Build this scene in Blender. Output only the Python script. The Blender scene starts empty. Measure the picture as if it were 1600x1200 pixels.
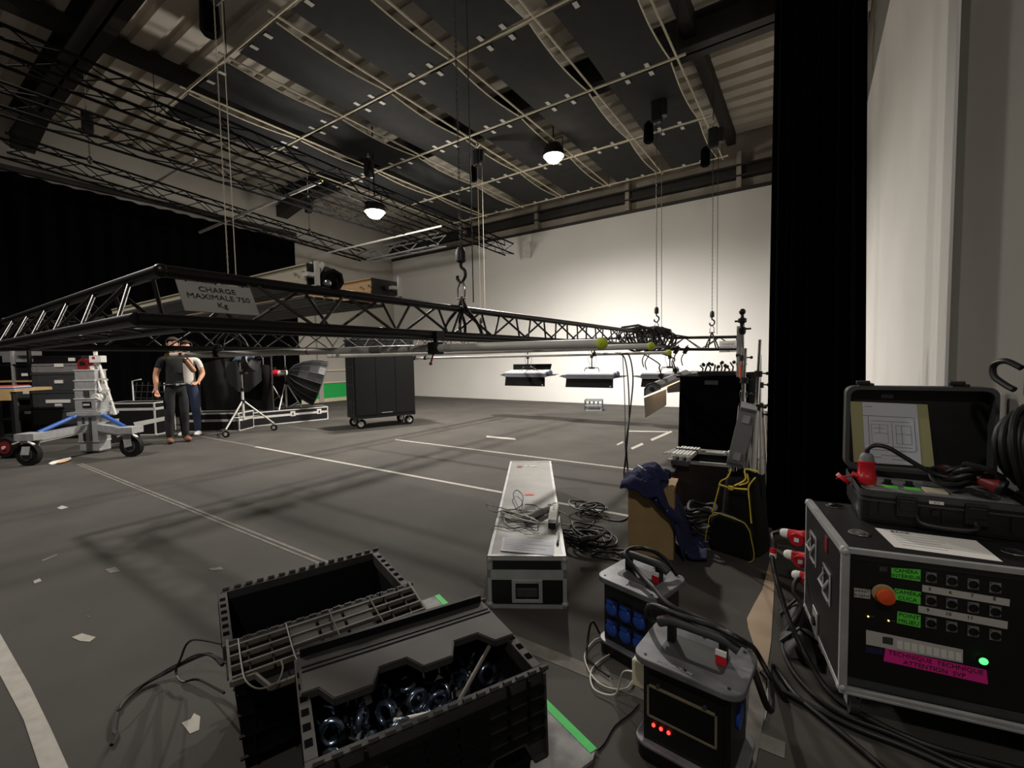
import bpy, bmesh, math, random
from math import pi, sin, cos, radians as rad
from mathutils import Vector as V, Matrix as MX, Euler

random.seed(7)
S = bpy.context.scene
COL = S.collection

# ------------------------------------------------------------------ camera
H = 1.3
YAW, PITCH, ROLL, FPX = 0.592576, 0.0551545, -0.0182018, 693.9
def _room(v):
    c, s = cos(YAW), sin(YAW)
    return V((c*v[0]-s*v[1], s*v[0]+c*v[1], v[2]))
_f = V((0, cos(PITCH), -sin(PITCH))); _u = V((0, sin(PITCH), cos(PITCH))); _r = V((1, 0, 0))
RT = _room(cos(ROLL)*_r + sin(ROLL)*_u); UP = _room(-sin(ROLL)*_r + cos(ROLL)*_u); FW = _room(_f)
CAM = V((0, 0, H))
cd = bpy.data.cameras.new('camera'); cam = bpy.data.objects.new('camera', cd); COL.objects.link(cam)
cd.sensor_width = 36; cd.lens = FPX/1600*36; cd.clip_start = .02; cd.clip_end = 100
mw = MX.Identity(4)
for i in range(3):
    mw[i][0] = RT[i]; mw[i][1] = UP[i]; mw[i][2] = -FW[i]; mw[i][3] = CAM[i]
cam.matrix_world = mw
S.camera = cam

# survey helpers: where a sight line from the tripod meets a real plane of the room
def ray(x, y): return RT*((x-800)/FPX) + UP*((600-y)/FPX) + FW
def at(x, y, d): return CAM + ray(x, y)*d
def onp(x, y, ax, v):
    d = ray(x, y); return CAM + d*((v-CAM[ax])/d[ax])
def fl(x, y, z=0.0): return onp(x, y, 2, z)
def px_x(x, y, v): return onp(x, y, 0, v)
def py_(x, y, v): return onp(x, y, 1, v)

# ------------------------------------------------------------------ light
S.view_settings.view_transform = 'Standard'; S.view_settings.look = 'None'
S.view_settings.gamma = 1; S.view_settings.use_curve_mapping = False
S.view_settings.exposure = 0.35
w = bpy.data.worlds.new('world'); S.world = w; w.use_nodes = True
w.node_tree.nodes['Background'].inputs[0].default_value = (1, .98, .95, 1)
w.node_tree.nodes['Background'].inputs[1].default_value = .02

WARM = (1.0, .94, .86)
def lamp_light(name, loc, e, r=.1, col=WARM, spot=None, aim=None, blend=.6):
    d = bpy.data.lights.new(name, 'SPOT' if spot else 'POINT'); d.energy = e; d.color = col; d.shadow_soft_size = r
    if spot: d.spot_size = rad(spot); d.spot_blend = blend
    o = bpy.data.objects.new(name, d); COL.objects.link(o); o.location = loc
    if aim: o.rotation_euler = (V(aim)-V(loc)).to_track_quat('-Z', 'Y').to_euler()
    return o
LB = V((-4.24, 7.9, 5.27)); LC = V((-7.33, 6.06, 4.33))
lamp_light('floodlight_beam', LB-V((0, 0, .31)), 1230, .12, spot=164, aim=LB-V((0, 0, 1)), blend=.85)
lamp_light('floodlight_beam', LC-V((0, 0, .31)), 190, .12)
lamp_light('floodlight_beam', LC-V((0, 0, .32)), 600, .12, spot=164, aim=LC-V((0, 0, 1)), blend=.7)
lamp_light('worklight_beam', (.5, -1.35, 4.1), 120, .10, spot=150, aim=(-2.2, 3.2, 0), blend=.6)
lamp_light('worklight_beam', (-8.0, -.35, 5.95), 900, .14, spot=150, aim=(-7.4, .4, 0), blend=.8)
def area_light(name, loc, aim, e, sx, sy, col=(1, .97, .93)):
    d = bpy.data.lights.new(name, 'AREA'); d.shape = 'RECTANGLE'; d.size = sx; d.size_y = sy; d.energy = e; d.color = col
    o = bpy.data.objects.new(name, d); COL.objects.link(o); o.location = loc
    o.rotation_euler = (V(aim)-V(loc)).to_track_quat('-Z', 'Y').to_euler(); return o
for _x in (-5.1, -3.65, -2.2): area_light('panel_beam', (_x, 8.38, .92), (_x, 11.8, 1.25), 18, .8, .25).data.spread = rad(105)

# ------------------------------------------------------------------ materials
def lin(c): return tuple(((x/255)/12.92 if x/255 <= .04045 else ((x/255+.055)/1.055)**2.4) for x in c)
MATS = {}
def pm(name, col, rough=.6, metal=0, var=.0, scale=8, bump=0, spec=.5, trans=0, alpha=None, stretch=None):
    m = bpy.data.materials.new(name); m.use_nodes = True; n = m.node_tree.nodes; l = m.node_tree.links
    b = n['Principled BSDF']; c = lin(col)
    b.inputs['Base Color'].default_value = (*c, 1); b.inputs['Roughness'].default_value = rough
    b.inputs['Metallic'].default_value = metal; b.inputs['Specular IOR Level'].default_value = spec
    if trans: b.inputs['Transmission Weight'].default_value = trans
    if var or bump:
        tc = n.new('ShaderNodeTexCoord'); no = n.new('ShaderNodeTexNoise')
        no.inputs['Scale'].default_value = scale; no.inputs['Detail'].default_value = 5
        if stretch:
            mp = n.new('ShaderNodeMapping'); mp.inputs['Scale'].default_value = stretch
            l.new(tc.outputs['Object'], mp.inputs[0]); l.new(mp.outputs[0], no.inputs['Vector'])
        else: l.new(tc.outputs['Object'], no.inputs['Vector'])
        if var:
            r = n.new('ShaderNodeValToRGB')
            r.color_ramp.elements[0].position = .3; r.color_ramp.elements[1].position = .7
            r.color_ramp.elements[0].color = (*[max(0, x*(1-var)) for x in c], 1)
            r.color_ramp.elements[1].color = (*[min(1, x*(1+var)) for x in c], 1)
            l.new(no.outputs['Fac'], r.inputs[0]); l.new(r.outputs[0], b.inputs['Base Color'])
        if bump:
            bp = n.new('ShaderNodeBump'); bp.inputs['Strength'].default_value = bump; bp.inputs['Distance'].default_value = .01
            l.new(no.outputs['Fac'], bp.inputs['Height']); l.new(bp.outputs[0], b.inputs['Normal'])
    MATS[name] = m
    return m
def em(name, col, e):
    m = bpy.data.materials.new(name); m.use_nodes = True; b = m.node_tree.nodes['Principled BSDF']
    b.inputs['Base Color'].default_value = (*lin(col), 1)
    b.inputs['Emission Color'].default_value = (*lin(col), 1); b.inputs['Emission Strength'].default_value = e
    return m

M = dict(
 floor=pm('floor_carpet', (72, 69.5, 66), .85, var=.18, scale=1.6, bump=.15, spec=.25),
 white=pm('cyc_white', (218, 216, 212), .8, var=.03, scale=.7),
 white2=pm('flat_white', (218, 216, 212), .75, var=.05, scale=1.1),
 pale=pm('pale_wall', (172, 168, 160), .85, var=.10, scale=.8),
 conc=pm('concrete', (150, 142, 130), .9, var=.18, scale=1.5),
 deck=pm('steel_deck', (196, 188, 174), .85, var=.08, scale=3),
 steel=pm('dark_steel', (40, 37, 34), .6, var=.15, scale=4),
 velvet=pm('black_velvet', (6, 6, 7), .95, spec=.04, var=.2, scale=5),
 fabric=pm('black_panel_cloth', (44, 44, 44), .9, spec=.2, var=.12, scale=5),
 cord=pm('cream_cord', (190, 182, 160), .8),
 tag=pm('white_tag', (190, 188, 182), .8),
 tape=pm('white_tape', (168, 164, 156), .8, var=.12, scale=20),
 tape2=pm('worn_tape_shaded_floor', (105, 101, 95), .8, var=.25, scale=14),
 green=pm('green_tape', (70, 190, 95), .7, var=.08, scale=20),
 black=pm('black_paint', (11, 11, 12), .5, var=.2, scale=20),
 bracem=pm('black_brace_lit', (64, 62, 60), .38, metal=.5), blackm=pm('black_powder_coat', (26, 25, 25), .36, metal=.3, var=.15, scale=30),  # bracem: black brace paint, lightened to carry the lamplight on it
 rubber=pm('black_rubber', (10, 10, 10), .75, spec=.3),
 cable=pm('black_cable', (14, 14, 15), .5),
 cableg=pm('grey_cable', (120, 118, 112), .5),
 cablew=pm('white_cable', (205, 202, 192), .5),
 alu=pm('aluminium', (214, 212, 207), .4, metal=.12, var=.06, scale=10),
 chrome=pm('chrome', (215, 213, 210), .18, metal=1),
 galv=pm('galvanised', (172, 173, 174), .5, metal=.3, var=.14, scale=12),
 grey=pm('grey_plastic', (120, 121, 122), .6, var=.08, scale=10),
 dgrey=pm('dark_grey_plastic', (58, 60, 62), .55, var=.12, scale=12),
 crate=pm('black_crate_plastic', (8, 8, 10), .6, var=.25, scale=9, bump=.05, spec=.25),
 crateg=pm('dusty_crate_plastic', (48, 46, 44), .65, var=.25, scale=9, bump=.05),
 wire=pm('worn_edge_plastic', (108, 102, 94), .5, var=.3, scale=14),
 yellow=pm('tennis_yellow', (200, 216, 60), .9, var=.1, scale=60, bump=.3),
 red=pm('red_plastic', (196, 30, 42), .4),
 dred=pm('dark_red_paint', (120, 25, 32), .45),
 blue=pm('blue_plastic', (34, 74, 168), .4),
 bluep=pm('blue_paint', (52, 92, 170), .4),
 cream=pm('cream_paint', (206, 196, 172), .55, var=.05, scale=4),
 card=pm('tan_board', (206, 166, 118), .7, var=.10, scale=6, stretch=(1, 1, 12)),
 ply=pm('plywood', (168, 140, 96), .65, var=.10, scale=7, stretch=(1, 6, 1)),
 wood=pm('beech_wood', (190, 160, 110), .6, var=.12, scale=6),
 paper=pm('paper', (214, 216, 226), .8),
 paperw=pm('paper_white', (226, 224, 220), .8),
 felt=pm('worn_grey_board', (130, 130, 130), .8, var=.35, scale=14),
 navy=pm('navy_cloth', (26, 33, 74), .9, var=.25, scale=9, bump=.3),
 skin=pm('skin', (190, 140, 112), .55),
 hair=pm('brown_hair', (52, 36, 26), .7, var=.3, scale=40),
 tee=pm('black_tshirt', (16, 16, 17), .9),
 jean=pm('charcoal_jeans', (30, 32, 34), .9, var=.25, scale=10),
 bjean=pm('blue_jeans', (38, 48, 72), .9, var=.2, scale=10),
 wtee=pm('white_shirt', (205, 200, 190), .9),
 shoe=pm('brown_suede', (120, 86, 68), .8),
 lime=pm('lime_label', (96, 220, 70), .7),
 pink=pm('pink_tape', (236, 42, 150), .6),
 orange=pm('orange_plastic', (222, 80, 34), .5),
 ink=pm('ink', (28, 28, 34), .8),
 inkg=pm('grey_ink', (110, 112, 130), .8),
 ylw=pm('yellow_piping', (214, 190, 60), .6),
 olive=pm('olive_card', (172, 170, 124), .8),
 chr_dark=pm('dark_glass', (10, 11, 12), .12),
 mblack=pm('matt_black', (9, 9, 9), .9, spec=.15),
 clear=pm('bluish_steel', (120, 135, 158), .2, metal=.9),
 case=pm('case_laminate', (18, 18, 20), .5, var=.2, scale=18),
 caseg=pm('grey_case_laminate', (142, 141, 138), .4, var=.12, scale=7),
 soft=pm('softbox_skin', (8, 8, 9), .5, spec=.4),
 greens=pm('chroma_green', (30, 170, 80), .8),
 flesh=pm('bare_floorboard', (172, 150, 126), .7, var=.10, scale=5),
)
E_LAMP = em('lamp_glass', (255, 240, 215), 60)
E_GREEN = em('green_led', (60, 255, 90), 3.0)
E_RED = em('red_led', (255, 50, 40), 3.0)
E_AMB = em('amber_led', (255, 200, 80), 3.0)
E_ORG = em('orange_led', (255, 90, 30), 3.0)

# ------------------------------------------------------------------ mesh helpers
class MB:
    def __init__(s, T=None): s.v = []; s.f = []; s.T = T
    def _a(s, vs, fs):
        o = len(s.v)
        s.v += [tuple(s.T @ V(p)) if s.T else tuple(p) for p in vs]
        s.f += [tuple(i+o for i in q) for q in fs]
        return s
    def box(s, c, d, R=None, taper=1.0):
        x, y, z = d[0]/2, d[1]/2, d[2]/2; vs = []
        for k in (-1, 1):
            t = taper if k < 0 else 1
            for i, j in ((-1, -1), (1, -1), (1, 1), (-1, 1)):
                p = V((i*x*t, j*y*t, k*z))
                vs.append((R @ p if R else p) + V(c))
        return s._a(vs, [(3, 2, 1, 0), (4, 5, 6, 7), (0, 1, 5, 4), (1, 2, 6, 5), (2, 3, 7, 6), (3, 0, 4, 7)])
    def b2(s, a, b):
        return s.box([(p+q)/2 for p, q in zip(a, b)], [abs(q-p) for p, q in zip(a, b)])
    def cyl(s, a, b, r, r2=None, n=10, cap=True):
        a, b = V(a), V(b); r2 = r if r2 is None else r2
        q = (b-a).to_track_quat('Z', 'Y'); vs = []
        for p, rr in ((a, r), (b, r2)):
            for i in range(n):
                t = 2*pi*i/n; vs.append(p + q @ V((rr*cos(t), rr*sin(t), 0)))
        fs = [(i, (i+1) % n, n+(i+1) % n, n+i) for i in range(n)]
        if cap: fs += [tuple(range(n-1, -1, -1)), tuple(range(n, 2*n))]
        return s._a(vs, fs)
    def bar(s, a, b, w, h, up=(0, 0, 1)):
        a, b = V(a), V(b); d = (b-a); L = d.length; z = d.normalized(); x = z.cross(V(up))
        if x.length < 1e-4: x = z.cross(V((0, 1, 0)))
        x.normalize(); y = x.cross(z)
        R = MX((x, y, z)).transposed()
        return s.box((a+b)/2, (w, h, L), R)
    def tube(s, pts, r, n=6, closed=False):
        pts = [V(p) for p in pts]; m = len(pts); vs = []; prev = None
        for i, p in enumerate(pts):
            if closed: t = pts[(i+1) % m]-pts[i-1]
            else: t = pts[min(i+1, m-1)]-pts[max(i-1, 0)]
            if t.length < 1e-7: t = V((0, 0, 1))
            t.normalize()
            if prev is None:
                x = t.cross(V((0, 0, 1)))
                if x.length < .05: x = t.cross(V((0, 1, 0)))
            else: x = prev - t*prev.dot(t)
            if x.length < 1e-5: x = t.orthogonal()
            x.normalize(); prev = x; y = t.cross(x)
            rr = r[i] if isinstance(r, (list, tuple)) else r
            for k in range(n):
                a = 2*pi*k/n; vs.append(p + x*(rr*cos(a)) + y*(rr*sin(a)))
        fs = []
        for i in range(m if closed else m-1):
            j = (i+1) % m
            for k in range(n):
                fs.append((i*n+k, i*n+(k+1) % n, j*n+(k+1) % n, j*n+k))
        if not closed: fs += [tuple(range(n-1, -1, -1)), tuple(range((m-1)*n, m*n))]
        return s._a(vs, fs)
    def prism(s, poly, h0, h1, R=None, o=(0, 0, 0)):
        n = len(poly); o = V(o)
        vs = [V((x, y, h0)) for x, y in poly] + [V((x, y, h1)) for x, y in poly]
        vs = [(R @ p if R else p)+o for p in vs]
        return s._a(vs, [tuple(range(n-1, -1, -1)), tuple(range(n, 2*n))] + [(i, (i+1) % n, n+(i+1) % n, n+i) for i in range(n)])
    def poly(s, pts, th=0.0, nrm=(0, 0, 1)):
        n = len(pts); pts = [V(p) for p in pts]
        if not th: return s._a(pts, [tuple(range(n))])
        d = V(nrm)*th
        return s._a(pts+[p+d for p in pts], [tuple(range(n-1, -1, -1)), tuple(range(n, 2*n))] + [(i, (i+1) % n, n+(i+1) % n, n+i) for i in range(n)])
    def lathe(s, prof, n=16, a=(0, 0, 0), d=(0, 0, 1)):
        q = V(d).to_track_quat('Z', 'Y'); a = V(a); vs = []; m = len(prof)
        for r, z in prof:
            for i in range(n):
                t = 2*pi*i/n; vs.append(a + q @ V((r*cos(t), r*sin(t), z)))
        fs = [(i*n+k, i*n+(k+1) % n, (i+1)*n+(k+1) % n, (i+1)*n+k) for i in range(m-1) for k in range(n)]
        fs += [tuple(range(n-1, -1, -1)), tuple(range((m-1)*n, m*n))]
        return s._a(vs, fs)
    def sph(s, c, r, n=12, m=8, sc=(1, 1, 1)):
        vs = []; c = V(c)
        for j in range(1, m):
            ph = pi*j/m
            for i in range(n):
                t = 2*pi*i/n; vs.append(c+V((r*sc[0]*sin(ph)*cos(t), r*sc[1]*sin(ph)*sin(t), r*sc[2]*cos(ph))))
        vs += [c+V((0, 0, r*sc[2])), c-V((0, 0, r*sc[2]))]
        N = n*(m-1); fs = []
        for j in range(m-2):
            for i in range(n): fs.append((j*n+i, (j+1)*n+i, (j+1)*n+(i+1) % n, j*n+(i+1) % n))
        for i in range(n):
            fs.append((N, i, (i+1) % n)); fs.append((N+1, (m-2)*n+(i+1) % n, (m-2)*n+i))
        return s._a(vs, fs)
    def grid(s, fn, nu, nv):
        vs = [fn(i/nu, j/nv) for i in range(nu+1) for j in range(nv+1)]
        return s._a(vs, [(i*(nv+1)+j, (i+1)*(nv+1)+j, (i+1)*(nv+1)+j+1, i*(nv+1)+j+1) for i in range(nu) for j in range(nv)])
    def build(s, name, mat, parent=None, smooth=False, bev=0, loc=None, solid=0, kind=None):
        me = bpy.data.meshes.new(name); me.from_pydata(s.v, [], s.f); me.update()
        bm = bmesh.new(); bm.from_mesh(me); bmesh.ops.recalc_face_normals(bm, faces=bm.faces); bm.to_mesh(me); bm.free()
        me.materials.append(mat)
        if smooth:
            for p in me.polygons: p.use_smooth = True
            me.set_sharp_from_angle(angle=rad(45))
        o = bpy.data.objects.new(name, me); COL.objects.link(o)
        if parent: o.parent = parent
        if loc: o.location = loc
        if solid:
            md = o.modifiers.new('thick', 'SOLIDIFY'); md.thickness = solid; md.offset = 0
        if bev:
            md = o.modifiers.new('bevel', 'BEVEL'); md.width = bev; md.segments = 2; md.limit_method = 'ANGLE'; md.angle_limit = rad(40)
        if kind: o['kind'] = kind
        return o
def thing(name, label, cat, loc=(0, 0, 0), rz=0, group=None, rot=None):
    o = bpy.data.objects.new(name, None); COL.objects.link(o); o.empty_display_size = .1
    o.location = loc; o.rotation_euler = rot if rot else (0, 0, rz)
    o['label'] = label; o['category'] = cat
    if group: o['group'] = group
    return o
def tag(o, label, cat, group=None):
    o['label'] = label; o['category'] = cat
    if group: o['group'] = group
    return o
def struct(o): o['kind'] = 'structure'; return o
def dup(o, parent=None):
    c = o.copy(); COL.objects.link(c)
    if parent: c.parent = parent
    for ch in list(o.children): dup(ch, c)
    return c
def dupt(o, loc, rz, label, group=None):
    c = dup(o); c.location = loc; c.rotation_euler = (0, 0, rz); c['label'] = label
    if group: c['group'] = group
    return c
def spline(pts, n=8, closed=False):
    pts = [V(p) for p in pts]; out = []; m = len(pts)
    for i in range(m if closed else m-1):
        if closed: p0, p1, p2, p3 = pts[i-1], pts[i], pts[(i+1) % m], pts[(i+2) % m]
        else: p0, p1, p2, p3 = pts[max(i-1, 0)], pts[i], pts[i+1], pts[min(i+2, m-1)]
        for k in range(n):
            t = k/n
            out.append(.5*((2*p1)+(p2-p0)*t+(2*p0-5*p1+4*p2-p3)*t*t+(3*p1-p0-3*p2+p3)*t**3))
    if not closed: out.append(pts[-1])
    return out
def text(s, size, mat, parent, Mx, name='lettering', align='CENTER'):
    cu = bpy.data.curves.new(name, 'FONT'); cu.body = s; cu.size = size; cu.align_x = align; cu.align_y = 'CENTER'; cu.extrude = .0004; cu.resolution_u = 2
    t = bpy.data.objects.new(name, cu); COL.objects.link(t)
    me = bpy.data.meshes.new_from_object(t); bpy.data.objects.remove(t)
    me.materials.append(mat)
    o = bpy.data.objects.new(name, me); COL.objects.link(o)
    if parent: o.parent = parent
    o.matrix_local = Mx
    return o
def rot3(rx=0, ry=0, rz=0): return Euler((rx, ry, rz)).to_matrix()
def face_mx(o, x, y):   # local frame: text x along x, text up along y
    x = V(x).normalized(); y = V(y).normalized(); z = x.cross(y)
    m = MX((x, y, z)).transposed().to_4x4(); m.translation = V(o); return m

# ------------------------------------------------------------------ the hall
XL, YB, XR, ZC = -13.4, 11.8, .66, 6.5
floor = struct(MB().b2((XL-.3, -4, -.1), (XR+.2, YB+.3, 0)).build('floor', M['floor']))
def tape(pts, mat='tape', name='floor_tape'):
    return MB().poly([(p[0], p[1], .0006) for p in pts], .0012).build(name, M[mat], floor)
def strip(x0, x1, y, w, mat='tape'):
    return tape([(x0, y-w/2), (x1, y-w/2+.004), (x1, y+w/2), (x0, y+w/2)], mat)
strip(-7.25, -.7, 3.49, .05); strip(-9.2, -7.3, 3.5, .045, 'tape2')
strip(-5.73, -1.3, 5.0, .045)
_a, _b = fl(450, 666.3), fl(520, 675.5); strip(_a.x, _b.x, _a.y, .045, 'tape2')
strip(-8.16, -2.0, 1.665, .026, 'tape2'); strip(-8.16, -2.0, 1.625, .022, 'tape2'); strip(-1.6, -.05, 1.64, .075, 'tape2')
tape([fl(*q) for q in ((-60, 1000), (-60, 900), (0, 990), (47, 1072), (80, 1140), (107, 1200), (125, 1250), (85, 1250), (62, 1200), (37, 1125), (0, 1055))])
for q in (((963, 694.5), (973, 689.5), (974.5, 691.5), (965, 696)), ((985.5, 700), (1003, 692), (1006, 694.5), (988, 702.5)), ((1016, 686.5), (1048, 673), (1051, 675), (1019, 689)),
          ((981, 673), (1044, 674), (1044, 675.4), (981, 674.4)), ((760, 681), (805, 685), (806, 687.5), (760, 683.2))):
    tape([fl(*p) for p in q])
for q, m in ((((112, 996), (128, 990), (150, 996), (140, 1003), (125, 1002)), 'tape'), (((284, 1130), (298, 1124), (303, 1115), (313, 1120), (311, 1141), (297, 1147)), 'tape'),
          (((89, 794), (97, 790), (107, 793), (96, 796)), 'tape'), (((64, 876), (88, 866), (91, 867), (68, 877)), 'tape2'), (((52, 908), (62, 904), (65, 908), (54, 912)), 'tape'),
          (((164, 890), (180, 886), (188, 893), (172, 896)), 'tape2'), (((325, 889), (345, 886), (350, 890), (330, 892)), 'tape2'), (((134, 963), (139, 962), (140, 965)), 'tape2')):
    tape([fl(*p) for p in q], m, 'tape_scrap')

# back cyclorama wall, the masonry above it, steel rail
wb = struct(MB().b2((XL, YB+.1, 0), (XR+.2, YB+.3, ZC)).build('wall_back', M['conc']))
MB().b2((XL+.02, YB, 0), (XR, YB+.1, 5.13)).build('cyclorama_face', M['white'], wb)
MB().b2((XL+.02, YB-.03, 5.12), (XR, YB+.1, 5.2)).build('top_rail', M['steel'], wb)
MB().b2((XL+.02, YB-.14, 5.42), (XR, YB+.1, 5.46)).b2((XL+.02, YB-.14, 5.66), (XR, YB+.1, 5.7)).b2((XL+.02, YB-.02, 5.42), (XR, YB+.02, 5.7)).build('steel_beam', M['steel'], wb)
for x in (-1.45, -4.1, -6.9, -9.7):
    MB().b2((x-.05, YB-.12, 5.2), (x+.05, YB+.1, 6.0)).build('steel_post', M['conc'], wb)
# left wall
wl = struct(MB().b2((XL-.3, -4, 0), (XL, YB+.3, ZC)).build('wall_left', M['pale']))
for z0, z1, m in ((.0, .12, 'cream'), (1.02, 1.07, 'cream'), (.62, .66, 'cream')):
    MB().b2((XL, 7.6, z0), (XL+.05, YB, z1)).build('wall_rail', M[m], wl)
MB().b2((XL, 7.6, .12), (XL+.03, 9.6, .6)).build('green_panel', M['greens'], wl)
MB().b2((XL, 8.5, 0), (XL+.08, 8.66, 4.6)).build('wall_pilaster', M['pale'], wl)
MB().b2((XL, 7.8, 5.05), (XL+.04, 11.8, 5.1)).build('wall_rail', M['conc'], wl)
# right wall: white flat in the plane of a grey wall
YE = 3.6
wr = struct(MB().b2((XR+.012, -4, 0), (XR+.2, YB, ZC)).build('wall_right', pm('grey_wall', (128, 125, 118), .85, var=.06, scale=.9)))
MB().b2((XR, YE, 0), (XR+.012, YB, 5.16)).build('white_flat', M['white2'], wr)

# ceiling: corrugated deck, frames, purlins
ce = struct(MB().b2((XL-.3, -4, ZC+.06), (XR+.2, YB+.3, ZC+.2)).build('ceiling', M['conc']))
mb = MB(); pitch = .42; y = -1.0; prof = []
while y < YB:
    prof += [(y, ZC-.03), (y+.25, ZC-.03), (y+.28, ZC+.05), (y+.39, ZC+.05)]; y += pitch
vs = [(x, p[0], p[1]) for p in prof for x in (XL, XR)]
mb._a(vs, [(2*i, 2*i+1, 2*i+3, 2*i+2) for i in range(len(prof)-1)])
mb.build('corrugated_deck', M['deck'], ce)
for yb in (2.2, 7.56):
    g = MB().b2((XL, yb-.18, 6.0), (XR, yb+.18, 6.03)).b2((XL, yb-.18, 6.45), (XR, yb+.18, 6.48)).b2((XL, yb-.02, 6.0), (XR, yb+.02, 6.48))
    g.prism([(XL, 6.0), (XL+1.5, 6.0), (XL, 5.72)], -.17, .17, rot3(rad(90)), (0, yb, 0))
    g.build('roof_frame', M['steel'], ce)
for x in (-1.62, -5.4, -9.2):
    MB().b2((x-.09, -4, 6.22), (x+.09, YB, 6.48)).build('purlin', M['steel'], ce)
for (a, b) in (((.6, 7.2), (-1.6, 11.6)), ((-1.7, 8.6), (.6, 8.6))):
    pass
# ------------------------------------------------------------------ acoustic canopy under the roof
ZG = 5.5; PY = [3.10, 4.92, 6.72, 8.64, 10.53]; PX = [-1.63-1.265*i for i in range(7)]
can = thing('acoustic_canopy', 'black cloth panels laced to a grid of pipes under the roof', 'canopy', (-5.4, 6.8, ZG))
def cl(p): return V(p)-V((-5.4, 6.8, ZG))
for y in PY:
    MB().cyl(cl((PX[-1]-.25, y, ZG)), cl((PX[0]+.12, y, ZG)), .02, n=8).build('pipe', M['cord'], can, True)
for i, x in enumerate(PX):
    MB().cyl(cl((x, PY[0]-.1, ZG)), cl((x, PY[-1]+.12, ZG)), .016, n=6).build('wire', M['cord'], can, True)
tg = None
for i in range(6):
    for j in range(4):
        x1 = PX[i]; x0 = PX[i+1]; y0 = PY[j]; y1 = PY[j+1]; sg = .10+.04*random.random()
        def P(u, v):
            e = sin(pi*v)
            xa = x0+.24+.03*e; xb = x1-.09-.03*e
            return cl((xa+(xb-xa)*u, y0+.05+(y1-y0-.1)*v, ZG-.01-sg*e*(.45-.2*abs(2*u-1))))
        p = MB().grid(P, 5, 10).build('panel', M['fabric'], can, True)
        MB().tube([P(1, k/10) for k in range(11)], .011, 5).build('edge_cord', M['cord'], p, True)
        for v, s in ((0.0, 1), (1.0, -1)):
            for u in (.3, .68):
                c = P(u, v)+V((0, .06*s, -.012))
                if tg is None:
                    tg = MB().box((0, 0, 0), (.06, .1, .006)).build('tag', M['tag'], p, loc=c)
                else:
                    o = tg.copy(); COL.objects.link(o); o.parent = p; o.location = c
for x in (PX[0], PX[2], PX[4], PX[6]):
    for y in (PY[0], PY[2], PY[4]):
        MB().cyl(cl((x, y, ZG)), cl((x, y, ZC)), .006, n=5).build('hanger', M['steel'], can)

# ceiling floodlights
def flood(loc, label):
    t = thing('floodlight', label, 'floodlight', loc)
    MB().lathe([(.05, .24), (.15, .2), (.2, .08), (.215, -.02), (.2, -.02), (.18, .06)], 20).build('housing', M['black'], t, True)
    MB().lathe([(.02, -.15), (.10, -.125), (.165, -.06), (.185, .0), (.02, .002)], 20).build('lamp', E_LAMP, t, True)
    MB().tube([(-.2, 0, 0), (-.2, 0, .3), (.2, 0, .3), (.2, 0, 0)], .012, 6).build('yoke', M['black'], t)
    MB().cyl((0, 0, .3), (0, 0, min(ZC-.05, 5.98)-loc[2]), .014, n=6).build('stem', M['black'], t)
    return t
flood(LB, 'lit floodlight hanging among the canopy panels above the black chain hoists')
flood(LC, 'lit floodlight glowing beside the upper lattice trusses near the left wall')

# ------------------------------------------------------------------ lattice trusses
BR = {}
def brace_mesh(L, r, mat):
    k = (round(L, 3), r, mat)
    if k not in BR:
        o = MB().cyl((0, 0, 0), (0, 0, L), r, n=6, cap=False).build('brace', M[mat]); me = o.data
        for p in me.polygons: p.use_smooth = True
        bpy.data.objects.remove(o); BR[k] = me
    return BR[k]
def brace(parent, a, b, r=.0088, mat='bracem'):
    a, b = V(a), V(b); L = (b-a).length
    o = bpy.data.objects.new('brace', brace_mesh(L, r, mat)); COL.objects.link(o); o.parent = parent
    o.matrix_local = MX.Translation(a) @ (b-a).to_track_quat('Z', 'Y').to_matrix().to_4x4()
    return o
def lace(parent, a, b, c, d, step, **k):
    """zigzag of braces between chord a-b and chord c-d"""
    a, b, c, d = map(V, (a, b, c, d)); n = max(2, round((b-a).length/step)); P = []
    for i in range(n+1):
        t = i/n; P.append(a.lerp(b, t) if i % 2 == 0 else c.lerp(d, t))
    for i in range(n): brace(parent, P[i], P[i+1], **k)
TZ, TD, TH = 1.678, .12, .207   # apex height, half base, triangle height
TO = V((-2.15, .71, TZ))
rig = thing('truss_frame', 'black triangular lattice truss frame with a load sign, hanging low from chain hoists', 'truss', TO)
X0, X1, Y0, Y1, XE = -5.35, -2.15, .71, 8.3, -1.02
def chord(pts, r=.025): return MB().tube([V(p)-TO for p in pts], r, 12).build('chord', M['blackm'], rig, True)
def side(a, b, out, ext_a=(0, 0, 0), ext_b=(0, 0, 0), mit=True):
    a, b, out = V(a), V(b), V(out); d = (b-a).normalized()
    A = (a, b)
    e = TD if mit else 0
    lo = V((0, 0, -TH))
    o1, o2 = a+out*TD-d*e+lo, b+out*TD+d*e+lo
    i1, i2 = a-out*TD+d*e+lo, b-out*TD-d*e+lo
    chord((a, b)); chord((o1, o2)); chord((i1, i2))
    s = .25
    a2, b2 = a+d*.10, b-d*.10
    f = lambda p, sgn: p+out*TD*sgn+lo
    lace(rig, f(a2, 1)-TO, f(b2, 1)-TO, a2-TO, b2-TO, s)
    lace(rig, a2-TO, b2-TO, f(a2, -1)-TO, f(b2, -1)-TO, s)
    lace(rig, f(a2, -1)-TO, f(b2, -1)-TO, f(a2, 1)-TO, f(b2, 1)-TO, s)
side((X1, Y0, TZ), (X1, Y1, TZ), (1, 0, 0))
side((X0, Y0, TZ), (X0, Y1, TZ), (-1, 0, 0))
side((X0, Y0, TZ), (X1, Y0, TZ), (0, -1, 0))
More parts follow.
